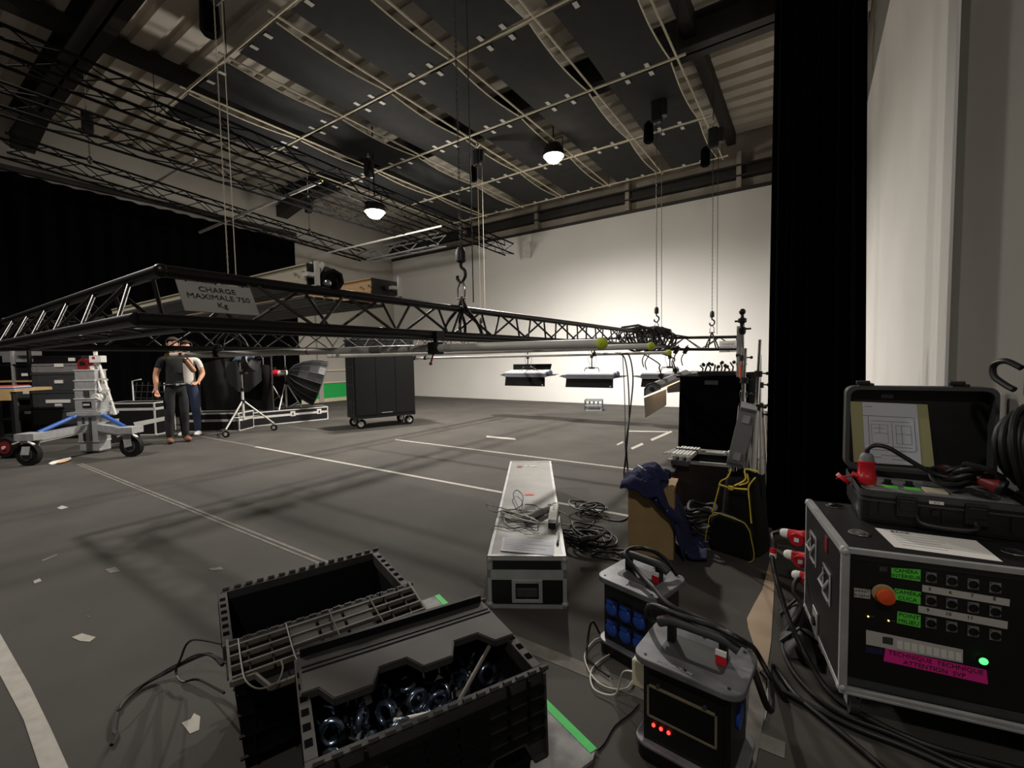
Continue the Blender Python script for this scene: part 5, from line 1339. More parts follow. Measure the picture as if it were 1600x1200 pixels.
boxlight('long cream box light lying across the truss frame beside the load sign', 1.36, 1.43, -5.3, -2.2, .115, 'cream', 'black', (1.16, 1.5, -2.3), (494, 408, 452))
y1_ = px_x(580, 450, -2.3).y; y2_ = px_x(621, 450, -2.3).y
boxlight('long tan cardboard coloured box light lying across the truss, behind the cream one', y1_, y2_, -5.3, -2.3, .12, 'card', 'steel', (1.56, 2.2, -2.57), (623, 433, 468))
t = thing('fresnel_lamp', 'small black faceted spotlight with barn doors perched between the box lights', 'spotlight', at(513, 436, 2.42), rad(20))
MB().lathe([(.02, .10), (.05, .085), (.062, .03), (.062, -.03), (.066, -.035), (.066, -.05), (.05, -.05), (.045, -.03)], 8, (0, 0, 0), (-.6, .3, .25)).build('housing', M['soft'], t)
MB().sph((.012, -.035, -.028), .03, 12, 8).build('lens', M['chrome'], t, True)
for k, p in enumerate((((-.03, -.06, -.03), (-.06, -.06, .03), (.0, -.05, .085), (.02, -.05, .07)), ((-.08, -.06, -.06), (-.08, -.04, .09), (-.07, -.04, .09), (-.07, -.06, -.06)))):
    MB().poly(p, .003, (0, 1, 0)).build('barn_door', M['paperw'], t)
MB().tube([(.05, 0, -.0), (.05, .03, -.09), (-.05, .03, -.09), (-.05, 0, 0)], .006, 6).build('yoke', M['black'], t)
# ------------------------------------------------------------------ left background
cu = thing('black_wall_curtain', 'huge black curtain hanging along the left wall on a dark rail', 'curtain', (XL+.12, 7.85, 0))
def cfn2(u, v):
    y = -11.5*u; return V((.05*sin(y*17)+.03*sin(y*5.3), y, 5.3*v+.02-.25*v*(1-u)))
MB().grid(cfn2, 300, 3).build('cloth', M['velvet'], cu, True)
MB().b2((-.02, -11.5, 5.22), (.06, .05, 5.32)).build('curtain_rail', M['steel'], cu)
MB().b2((.0, -7.0, 4.86), (.07, -6.6, 4.9)).build('rail_label', M['tag'], cu)

# black cart in the middle distance
def tri_castor(parent, x, y, r=.075, w_=.04, rz=0, zt=.17, col='chrome'):
    R = rot3(0, 0, rz)
    f = MB()
    for s in (-1, 1): f.bar(R @ V((0, s*(w_/2+.008), 0))+V((x, y, r)), R @ V((-.03, s*(w_/2+.006), 0))+V((x, y, zt-.01)), .03, .006)
    f.box((x-.03*cos(rz), y-.03*sin(rz), zt-.005), (.08, .08, .01), R)
    c = f.build('castor_fork', M[col], parent)
    a = R @ V((0, w_/2, 0)); ctr = V((x, y, r))
    MB().cyl(ctr-a, ctr+a, r, n=20).build('tyre', M['rubber'], c, True)
    MB().cyl(ctr-a*1.1, ctr+a*1.1, r*.55, n=14).build('wheel_hub', M['alu'], c, True)
    return c
ca, cb_, cc = fl(566, 671), fl(646, 665), fl(550, 667)
ex = (cb_-ca); crz = math.atan2(ex.y, ex.x)
crz = rad(69); ctr = V((-7.30, 6.03, 0))
Tc = (MX.Translation(ctr) @ MX.Rotation(crz, 4, 'Z'))
cart = thing('black_cart', 'tall black rolling cart with castors and a bar handle, standing alone mid floor', 'cart', ctr, crz)
cinv = Tc.inverted()
CW = 1.22; CDp = .60
MB().b2((-CW/2, -CDp/2, .2), (CW/2, CDp/2, .24)).build('base', M['black'], cart)
MB().b2((-CW/2+.0, -CDp/2, .24), (CW/2, CDp/2-.0, 1.72)).build('body', M['black'], cart, bev=.008)
for k in range(3):
    x0 = -CW/2+.015+k*(CW-.03)/3
    MB().b2((x0+.004, -CDp/2-.008, .27), (x0+(CW-.03)/3-.004, -CDp/2, 1.69)).build('door_panel', M['dgrey' if 0 else 'black'], cart, bev=.003)
for k in range(4):
    y0 = -CDp/2+.05+k*.14; MB().b2((-CW/2-.01, y0, .27), (-CW/2, y0+.035, 1.69)).build('side_rail', M['dgrey'], cart)
for z in (.5, .85, 1.2, 1.5): MB().b2((-CW/2-.006, -CDp/2+.02, z), (-CW/2, CDp/2-.02, z+.02)).build('shelf_edge', M['dgrey'], cart)
MB().b2((-.1, -CDp/2-.012, .29), (.12, -CDp/2-.006, .30)).build('skid_bar', M['alu'], cart)
MB().tube([(CW/2, -.1, .72), (CW/2+.05, -.1, .74), (CW/2+.05, -.1, 1.02), (CW/2, -.1, 1.04)], .013, 8).build('bar_handle', M['black'], cart, True)
MB().b2((-CW/2-.02, -CDp/2-.01, 1.72), (CW/2+.01, CDp/2+.01, 1.755)).build('top', M['dgrey'], cart)
for q in range(8):
    MB().b2((-CW/2+.1+.11*q, -.1, 1.755), (-CW/2+.18+.11*q, .12, 1.78+.02*(q % 3))).build('tool', M['black'], cart)
for i in (-1, 1):
    for j in (-1, 1): tri_castor(cart, i*(CW/2-.12), j*(CDp/2-.06), .095, .05, .3*i+.2*j, .20)

# small open grey crate on the far floor
t = thing('mesh_crate', 'small grey mesh crate standing alone by the white wall', 'crate', fl(928, 641), rad(20))
W, D, Hh = .42, .32, .27
for z in (0, .12, .24):
    for a, b in (((-W/2, -D/2), (W/2, -D/2)), ((W/2, -D/2), (W/2, D/2)), ((W/2, D/2), (-W/2, D/2)), ((-W/2, D/2), (-W/2, -D/2))):
        MB().bar((a[0], a[1], z+.015), (b[0], b[1], z+.015), .012, .035).build('slat', M['grey'], t)
for k in range(5):
    for s in (-1, 1): MB().b2((-W/2+k*W/4-.012, s*D/2-.005, 0), (-W/2+k*W/4+.012, s*D/2+.005, Hh)).build('upright', M['dgrey'], t)
for k in range(3):
    for s in (-1, 1): MB().b2((s*W/2-.005, -D/2+k*D/2-.012, 0), (s*W/2+.005, -D/2+k*D/2+.012, Hh)).build('upright', M['dgrey'], t)
MB().b2((-W/2, -D/2, 0), (W/2, D/2, .012)).build('bottom', M['grey'], t)
MB().b2((-.15, -.1, .012), (.15, .1, .08)).build('lining', M['dgrey'], t)

# grey material lift
tp = fl(150, 706); TW = V((tp.x, tp.y, 0))
wA, wB = fl(47, 727), fl(207, 713)
lift = thing('material_lift', 'grey telescopic material lift on three castors with blue struts', 'lift', TW)
ax = (wB-wA).normalized(); LR = math.atan2(ax.y, ax.x)
e1 = V((cos(LR), sin(LR), 0)); e2 = V((-sin(LR), cos(LR), 0))
def lz(x, y): return plz(x, y)
nT = V((RT.x, RT.y, 0)).normalized()
def tz(x, y):  # point of the lift in the vertical plane through its column facing the tripod
    n = V((FW.x, FW.y, 0)).normalized(); d = ray(x, y); return CAM+d*((TW-CAM).dot(n)/d.dot(n))-TW
Rb = MX((nT, V((-nT.y, nT.x, 0)), V((0, 0, 1)))).transposed()
zt = lambda y: tz(150, y).z
for k, (yt, yb, w_, m) in enumerate(((580, 645, .30, 'galv'), (590, 650, .27, 'galv'))):
    pass
colm = [(703, 688, .30, .20), (690, 640, .30, .22), (640, 622, .32, .24), (622, 608, .315, .23), (608, 594, .31, .22), (594, 578, .30, .20)]
for k, (y0, y1, w_, d_) in enumerate(colm):
    z0, z1 = zt(y0), zt(y1); off = nT*(.0)
    MB().box(V((0, 0, (z0+z1)/2))+off, (w_, d_, z1-z0), Rb).build('mast_section', M['galv'], lift, bev=.01)
    MB().box(V((0, 0, z1))+off, (w_+.012, d_+.012, .015), Rb).build('mast_collar', M['alu'], lift)
    if k > 1: MB().box(V((-nT.x*(w_/2+.01), -nT.y*(w_/2+.01), (z0+z1)/2)), (.04, .04, .03), Rb).build('stop_block', M['paperw'], lift)
for s in (-1, 1): MB().box(V((nT.x*s*.05, nT.y*s*.05, 0))-Rb @ V((0, .112, 0))+V((0, 0, zt(665))), (.03, .02, zt(645)-zt(688)), Rb).build('mast_groove', M['dgrey'], lift)
MB().box((Rb*-1) @ V((-.03, .125, 0))+V((0, 0, zt(631))), (.13, .006, .09), Rb).build('warning_plate', M['black'], lift)
MB().box((Rb*-1) @ V((-.03, .130, 0))+V((0, 0, zt(631))), (.10, .004, .03), Rb).build('warning_text', M['tag'], lift)
MB().box((Rb*-1) @ V((-.03, .125, 0))+V((0, 0, zt(614))), (.08, .006, .10), Rb).build('slot_plate', M['dgrey'], lift)
cz = zt(645); MB().box((0, 0, cz), (.52, .30, .05), Rb).box((0, 0, cz-.04), (.34, .26, .03), Rb).build('top_bracket', M['galv'], lift)
fz = .42
for k, (wp_, nm) in enumerate(((wA, 'a'), (wB, 'b'))):
    d = wp_-TW; d.z = 0
    MB().bar(V((0, 0, .40)), d*.92+V((0, 0, .36)), .09, .10).build('outrigger', M['galv'], lift)
    MB().bar(V((0, 0, .34)), d*.9+V((0, 0, .30)), .05, .03).build('outrigger_rail', M['alu'], lift)
    MB().box(d*.95+V((0, 0, .385)), (.26, .20, .09), Rb).build('castor_plate', M['galv'], lift)
    MB().cyl(d.normalized()*.26+V((0, 0, cz-.02)), d*.86+V((0, 0, .42)), .028, n=10).build('blue_strut', M['bluep'], lift, True)
    c = MB()
    for s in (-1, 1): c.bar(d+Rb @ V((.0, s*.055, .15)), d*.95+Rb @ V((0, s*.055, .345)), .008, .11, (nT.x, nT.y, 0))
    c.box(d*.96+V((0, 0, .345)), (.15, .14, .012), Rb)
    c = c.build('castor_fork', M['galv'], lift)
    a = Rb @ V((0, .035, 0)); ctr = d+V((0, 0, .15)); MB().cyl(ctr-a, ctr+a, .15, n=24).build('tyre', M['rubber'], c, True)
    MB().cyl(ctr-a*1.15, ctr+a*1.15, .085, n=16).build('wheel_hub', M['dgrey'], c, True)
    MB().bar(d+Rb @ V((-.14, -.06, .30)), d+Rb @ V((-.06, -.05, .33)), .03, .015).bar(d+Rb @ V((.06, -.05, .33)), d+Rb @ V((.14, -.06, .29)), .03, .015).build('brake_pedal', M['paperw'], c)
d = e2*.9; MB().bar(V((0, 0, .40)), d+V((0, 0, .36)), .09, .10).build('outrigger', M['galv'], lift)
MB().cyl(d+V((-.03, 0, .15)), d+V((.03, 0, .15)), .15, n=20).build('rear_tyre', M['rubber'], lift, True)
p = tz(134, 569); MB().cyl(p-Rb @ V((0, .05, 0)), p+Rb @ V((0, .05, 0)), .085, n=20).build('winch_drum', M['dred'], lift, True)
MB().cyl(p-Rb @ V((0, .056, 0)), p-Rb @ V((0, .05, 0)), .045, n=14).build('winch_hub', M['black'], lift, True)
p = tz(134, 577); MB().box(p, (.13, .12, .11), Rb).build('winch_bracket', M['dred'], lift)
a, b = tz(152, 563), tz(180, 648); MB().bar(a, b, .035, .035).build('slanted_rail', M['alu'], lift)
a, b = tz(159, 563), tz(171, 640); MB().bar(tz(148, 572)-Rb @ V((0, .05, 0)), tz(163, 612)-Rb @ V((0, .05, 0)), .035, .035).build('slanted_rail', M['paperw'], lift)
for y in (592, 610, 626): MB().bar(tz(140, y)-Rb @ V((0, .09, 0)), tz(170+(y-592)*.25, y)-Rb @ V((0, .03, 0)), .012, .02).build('rail_tie', M['alu'], lift)
p = tz(153, 561); MB().box(p, (.17, .10, .10), Rb).build('head_block', M['paperw'], lift); MB().box(p-Rb @ V((.02, .053, -.02)), (.04, .004, .03), Rb).build('red_mark', M['red'], lift)
p = tz(149, 549); MB().cyl(p-V((0, 0, .06)), p+V((0, 0, .0)), .025, n=10).build('spigot', M['paperw'], lift, True); MB().cyl(p, p+V((0, 0, .06)), .03, n=10).build('red_cap', M['red'], lift, True)
p = tz(160, 620); 
MB().cyl(p-Rb @ V((0, .12, 0)), p, .06, n=12).cyl(p-Rb @ V((0, .12, 0)), p-Rb @ V((-.12, .14, .05)), .012, n=6).build('hand_winch', M['alu'], lift, True)
p = tz(173, 676); MB().cyl(p, p+V((.05, .03, .14)), .09, n=12).build('grey_drum', M['dgrey'], lift, True)
MB().box((0, 0, .10), (.27, .18, .16), Rb).build('foot_block', M['galv'], lift)
t = thing('folded_sheet', 'crumpled white and orange sheet on the floor before the material lift', 'paper', fl(93, 722))
q = [fl(*p)-V(t.location) for p in ((76, 726), (82, 722), (110, 716), (112, 718), (96, 724), (80, 727))]
MB().poly([p+V((0, 0, .004)) for p in q], .012).build('sheet', M['paperw'], t); MB().poly([(p*.6)+V((.1, .02, .018)) for p in q], .004).build('orange_print', M['card'], t)

# stacked euro containers and shelving at far left
def ebox(px0, px1, y0, y1, d_, label, m='dgrey', dep=.4, lab=((.5, .5, .16),), lidm=None, group=None):
    n = V((FW.x, FW.y, 0)).normalized()
    a = CAM+ray(px0, y1)*d_; b = CAM+ray(px1, y1)*d_; top = CAM+ray((px0+px1)/2, y0)*d_
    bot = CAM+ray((px0+px1)/2, y1)*d_; w_ = (b-a).length; h = top.z-bot.z
    c = (a+b)/2; rz = math.atan2(RT.y, RT.x)
    t = thing('stacking_container', label, 'container', (c.x, c.y, bot.z), rz, group)
    MB().b2((-w_/2+.02, .01, .0), (w_/2-.02, dep, h-.03)).build('body', M[m], t, bev=.008)
    MB().b2((-w_/2, 0, h-.04), (w_/2, dep+.01, h-.002)).build('rim', M[lidm or m], t, bev=.004)
    for s in (-1, 1):
        for k in (.78, .93): MB().b2((s*w_*k/2-.008, .002, .02), (s*w_*k/2+.008, .012, h-.05)).build('rib', M[m], t)
    for u, v, ww in lab: MB().b2((w_*(u-.5)-ww/2*w_, -.004, h*v-.03), (w_*(u-.5)+ww/2*w_, .011, h*v+.03)).build('paper_label', M['paperw'], t)
    return t
DS = 8.15
ebox(51, 125, 640, 664, DS, 'grey container, lowest of the stack behind the lift', lab=())
ebox(50, 127, 664, 690, DS, 'dark grey pallet container on the floor under the stack behind the lift', lab=(), m='black')
ebox(50, 126, 611, 640, DS, 'grey container with a long white label in the stack behind the lift', lab=((.55, .45, .50), (.55, .22, .14)))
ebox(49, 126, 582, 611, DS, 'grey container with one small white label, third from the floor behind the lift', lab=((.57, .5, .17),))
ebox(47, 126, 568, 582, DS, 'light grey shallow container topping the stack behind the lift', 'grey', lab=((.58, .8, .18),))
t = ebox(50, 128, 556, 568, DS+.02, 'flat black case lying on top of the grey container stack', 'black', lab=((.8, .5, .13),))
sh = thing('equipment_shelf', 'black shelf rack with dark boxes at the left frame edge', 'shelf', CAM+ray(18, 690)*8.2, math.atan2(RT.y, RT.x))
sh.location.z = 0
sw = .95
for x in (-.45, -.2, .12, .42):
    MB().b2((x-.02, 0, 0), (x+.02, .05, 1.62)).build('upright', M['galv' if x == .12 else 'black'], sh)
for z in (.35, .72, 1.05, 1.35): MB().b2((-.6, 0, z), (.46, .45, z+.03)).build('shelf_board', M['wood' if z == 1.05 else 'black'], sh)
for k, (x, z, m, lab) in enumerate(((.27, .38, 'black', 'black box with white tag on the lowest shelf at the left edge'), (.27, .75, 'dgrey', 'dark box with white tag on the second shelf at the left edge'), (.27, 1.08, 'black', 'black box on the third shelf at the left edge'), (-.3, .75, 'black', 'large black box on the second shelf, cut by the left edge'))):
    t = thing('shelf_box', lab, 'box', V(sh.location)+MX.Rotation(sh.rotation_euler[2], 3, 'Z') @ V((x, .03, z)), sh.rotation_euler[2])
    MB().b2((-.14, 0, 0), (.14, .35, .24)).build('body', M[m], t, bev=.01); MB().b2((-.02, -.004, .08), (.10, 0, .13)).build('paper_label', M['paperw'], t)
t = thing('work_table', 'wooden topped table with blue folders at the left frame edge', 'table', CAM+ray(2, 690)*7.3, math.atan2(RT.y, RT.x)); t.location.z = 0
MB().b2((-.5, 0, .92), (.28, .6, .97)).build('table_top', M['wood'], t); MB().b2((-.5, .0, .78), (.2, .03, .92)).build('apron', M['wood'], t)
for x in (-.45, .2): MB().b2((x-.03, .02, 0), (x+.03, .08, .92)).build('leg', M['black'], t)
for k, (m, lab) in enumerate((('bluep', 'blue folder lying lowest on the wooden table'), ('paper', 'white folder between the others on the wooden table'), ('orange', 'orange folder lying topmost on the wooden table'))):
    f = thing('folder', lab, 'folder', V(t.location)+MX.Rotation(t.rotation_euler[2], 3, 'Z') @ V((.05-.03*k, .1, .972+.016*k)), t.rotation_euler[2]+.08*k)
    MB().b2((-.3, -.1, 0), (.22, .2, .015)).build('cover', M[m], f)
t = thing('white_panel_box', 'pale grey boxes stacked on the shelf top at the left frame edge', 'box', CAM+ray(14, 566)*8.15, math.atan2(RT.y, RT.x))
MB().b2((-.12, 0, .0), (.14, .3, .12)).b2((-.2, .02, .12), (.3, .3, .2)).build('body', M['grey'], t)
t = thing('hand_truck_wheel', 'black tyre with red hub leaning at the left frame edge', 'wheel', fl(12, 700, .15))
MB().lathe([(.05, -.04), (.14, -.04), (.16, -.02), (.16, .02), (.14, .04), (.05, .04)], 24, (0, 0, 0), (FW.x, FW.y, 0)).build('tyre', M['rubber'], t, True)
MB().cyl(V((FW.x, FW.y, 0))*-.045, V((FW.x, FW.y, 0))*.045, .09, n=16).build('red_hub', M['dred'], t, True); MB().cyl(V((FW.x, FW.y, 0))*-.06, V((FW.x, FW.y, 0))*.05, .025, n=10).build('axle', M['alu'], t, True)
t.location.z = .162

# open cases and cloth behind the person
rzc = math.atan2(RT.y, RT.x)
t = flight('dark flight case with white edges standing open behind the lift', CAM+ray(222, 680)*8.6-V((0, 0, 0)), rzc, (.95, .5, .62), 'case', 'case', 'alu', .8); t.location.z = 0
t = flight('low long flight case with bright edges lying behind the two people', CAM+ray(345, 668)*8.9, rzc, (1.05, .5, .36), 'case', 'case', 'alu', .6); t.location.z = 0
a, b = fl(355, 671), fl(513, 655)
cz_ = math.atan2((b-a).y, (b-a).x); c = (a+b)/2
n_ = V((-sin(cz_), cos(cz_), 0)); Lc = (b-a).length
flight('long black flight case with bright aluminium edges in front of the tripods', c+n_*.2, cz_, (Lc, .42, .30), 'case', 'case', 'alu', .62, latches=[((Lc*.12, -.212, .2), (0, -1, 0)), ((Lc*.40, -.212, .2), (0, -1, 0)), ((-Lc*.3, -.212, .2), (0, -1, 0))])
t = thing('white_board', 'white board leaning low against the open flight case beside the person in black', 'board', fl(232, 689))
q = [CAM+ray(*p)*8.0 for p in ((208, 660), (262, 650), (262, 656), (212, 667))]; MB().poly([p-V(t.location) for p in q], .02, V(FW)).build('board', M['paperw'], t)
MB().bar(q[2]-V(t.location)+V(FW)*.05, V((q[2].x, q[2].y, .01))-V(t.location)+V(FW)*.05, .03, .03).bar(q[3]-V(t.location)+V(FW)*.05, V((q[3].x, q[3].y, .01))-V(t.location)+V(FW)*.05, .03, .03).build('leg', M['black'], t)
t = thing('net_rack', 'thin white framed net rack behind the person in black', 'rack', CAM+ray(235, 680)*9.2, rzc); t.location.z = 0
MB().tube([(-.30, 0, 0), (-.30, 0, 1.0), (-.12, 0, 1.03)], .014, 6).tube([(.35, 0, 0), (.35, 0, .95)], .012, 6).build('frame', M['paperw'], t)
for k in range(6): MB().cyl((-.28+.12*k, .01, .6), (-.22+.12*k, .01, .97), .008, n=5).build('net_cord', M['dgrey'], t)
for k in range(3): MB().cyl((-.3, .01, .65+.13*k), (.35, .01, .63+.13*k), .008, n=5).build('net_cord', M['dgrey'], t)
t = thing('draped_cloth', 'black cloth draped over a bar behind the people', 'cloth', CAM+ray(372, 660)*9.6, rzc); t.location.z = 0
MB().grid(lambda u, v: V((-.75+1.5*u, .05*sin(u*19)+.03*sin(u*7+v*5)+.1*(1-v), .1+1.35*v-.3*abs(u-.4)*v)), 40, 10).build('cloth', M['rubber'], t, True)
MB().grid(lambda u, v: V((-.15+.75*u, -.10+.03*sin(u*14), .95+.42*v-.25*(1-v)*sin(pi*u)*1.0)), 24, 6).build('upper_fold', M['fabric'], t, True)
MB().cyl((-.8, .0, 1.46), (.8, .0, 1.46), .02, n=8).build('bar', M['steel'], t, True)
for x in (-.78, .78): MB().cyl((x, 0, 0), (x, 0, 1.46), .018, n=8).build('post', M['steel'], t, True)

# stands
def tripod(label, foot_px, d_, h, spread, legs_from, col='alu', wheels=False, mat2='black', zc=None):
    p = CAM+ray(*foot_px)*d_; t = thing('light_stand', label, 'stand', (p.x, p.y, 0))
    zc = zc or legs_from
    MB().cyl((0, 0, .25), (0, 0, h*.6), .022, n=10).build('column', M[col], t, True); MB().cyl((0, 0, h*.55), (0, 0, h), .016, n=10).build('riser', M['chrome'], t, True)
    for z in (h*.58, legs_from, h*.8): MB().cyl((0, 0, z-.03), (0, 0, z+.03), .034, n=10).cyl((.03, 0, z), (.08, -.01, z), .01, n=6).build('collar', M[mat2], t, True)
    for k in range(3):
        a = rzc+pi*.15+k*2*pi/3; o = V((cos(a), sin(a), 0))
        z0 = .14 if wheels else .015
        l_ = MB().cyl(o*.02+V((0, 0, legs_from)), o*spread+V((0, 0, z0)), .014, n=8).build('leg', M[col], t, True)
        MB().cyl(V((0, 0, .3)), o*spread*.55+V((0, 0, legs_from*.45+.05)), .008, n=6).build('leg_brace', M[col], t, True)
        if wheels: 
            c_ = tri_castor(t, o.x*spread, o.y*spread, .06, .03, rzc, .15)
        else: MB().sph(o*spread+V((0, 0, .02)), .022, 8, 6).build('foot', M['rubber'], l_, True)
    return t
s1 = tripod('silver rolling stand with castors carrying a blue padded lamp', (382, 676), 8.45, 1.42, .50, .60, 'alu', True)
p = CAM+ray(384, 568)*8.45; t = thing('padded_lamp', 'dark lamp under a blue grey padded cover on the rolling stand', 'studio light', p, rzc)
MB().lathe([(.05, -.12), (.12, -.08), (.17, .04), (.19, .14), (.15, .16)], 12, (0, 0, -.02), (.9, 0, .35)).build('housing', M['black'], t, True)
MB().grid(lambda u, v: V((-.16+.4*u, -.15+.30*v, .10+.05*sin(pi*v)-.12*abs(v-.5)+.05*u+.01*sin(9*u))), 10, 10).build('padded_cover', pm('blue_grey_pad', (60, 72, 92), .9), t, True, solid=.02)
MB().tube([(0, -.18, .02), (0, -.18, -.12), (0, .18, -.12), (0, .18, .02)], .012, 6).cyl((0, 0, -.2), (0, 0, -.1), .025, n=8).build('yoke', M['galv'], t)
s2_ = tripod('tall silver tripod with orange tape band beside the softbox', (415, 655), 10.2, 1.5, .55, 1.12, 'alu')
MB().cyl((0, 0, .72), (0, 0, .98), .027, n=10).build('orange_band', M['card'], s2_, True); MB().box((0, 0, 1.18), (.14, .10, .08), rot3(0, 0, rzc)).build('clamp_head', M['galv'], s2_)
s3_ = tripod('stand holding the black softbox, its silver leg in front of the wall', (449, 655), 10.0, 1.5, .45, .85, 'alu')
t = thing('tripod_leg_prop', 'black thin boom stand leaning beside the person in white', 'stand', CAM+ray(322, 668)*8.9); t.location.z = 0
MB().cyl((-.30, -.1, .98), (.0, .0, .05), .018, n=8).build('tube', M['dgrey'], t, True); tri_castor(t, 0, 0, .05, .03, rzc, .11)
MB().cyl((-.28, -.1, .94), (-.40, -.06, .02), .012, n=8).build('rear_leg', M['dgrey'], t, True)
t = thing('lamp_head', 'small red lamp head joined to the back of the softbox', 'studio light', CAM+ray(434, 583)*10.0, rzc)
MB().cyl((-.12, 0, 0), (.03, 0, 0), .075, n=14).build('red_body', M['red'], t, True); MB().cyl((.03, 0, 0), (.20, 0, .01), .06, n=14).build('speed_ring', M['alu'], t, True); MB().box((-.1, 0, .1), (.10, .08, .07)).build('handle', M['black'], t)
# softbox: ribbed deep octagon dish
t = thing('softbox', 'large black ribbed softbox facing right beside the tripods', 'softbox', CAM+ray(450, 583)*9.9, rzc)
n = 16; Rm = .52; prof = [(.06, 0), (.20, .06), (.34, .20), (.44, .38), (.50, .56), (.52, .70)]
axd = (RT*.85+FW*.42+V((0, 0, -.32))).normalized(); axd = MX.Rotation(-rzc, 3, 'Z') @ axd; qd = axd.to_track_quat('Z', 'Y')
def SB(k, i): a = 2*pi*k/n; return qd @ V((prof[i][0]*cos(a), prof[i][0]*sin(a), prof[i][1]))
mb = MB(); vs = []; 
for i in range(len(prof)):
    for k in range(n):
        vs.append(SB(k, i)); 
        m_ = (SB(k, i)+SB((k+1) % n, i))/2; vs.append(m_*.985 if i else m_)
mb._a(vs, [(i*2*n+k, i*2*n+(k+1) % (2*n), (i+1)*2*n+(k+1) % (2*n), (i+1)*2*n+k) for i in range(len(prof)-1) for k in range(2*n)])
mb.build('skin', M['soft'], t)
for k in range(n): MB().tube([SB(k, i)*1.01 for i in range(len(prof))], .007, 5).build('rib', M['dgrey'], t, True)
MB().tube([SB(k, len(prof)-1) for k in range(n)], .012, 6, True).build('rim', M['dgrey'], t, True)
mb = MB(); mb._a([qd @ V((.50*cos(2*pi*k/n), .50*sin(2*pi*k/n), .66)) for k in range(n)], [tuple(range(n))]); mb.build('diffuser', M['tag'], t)

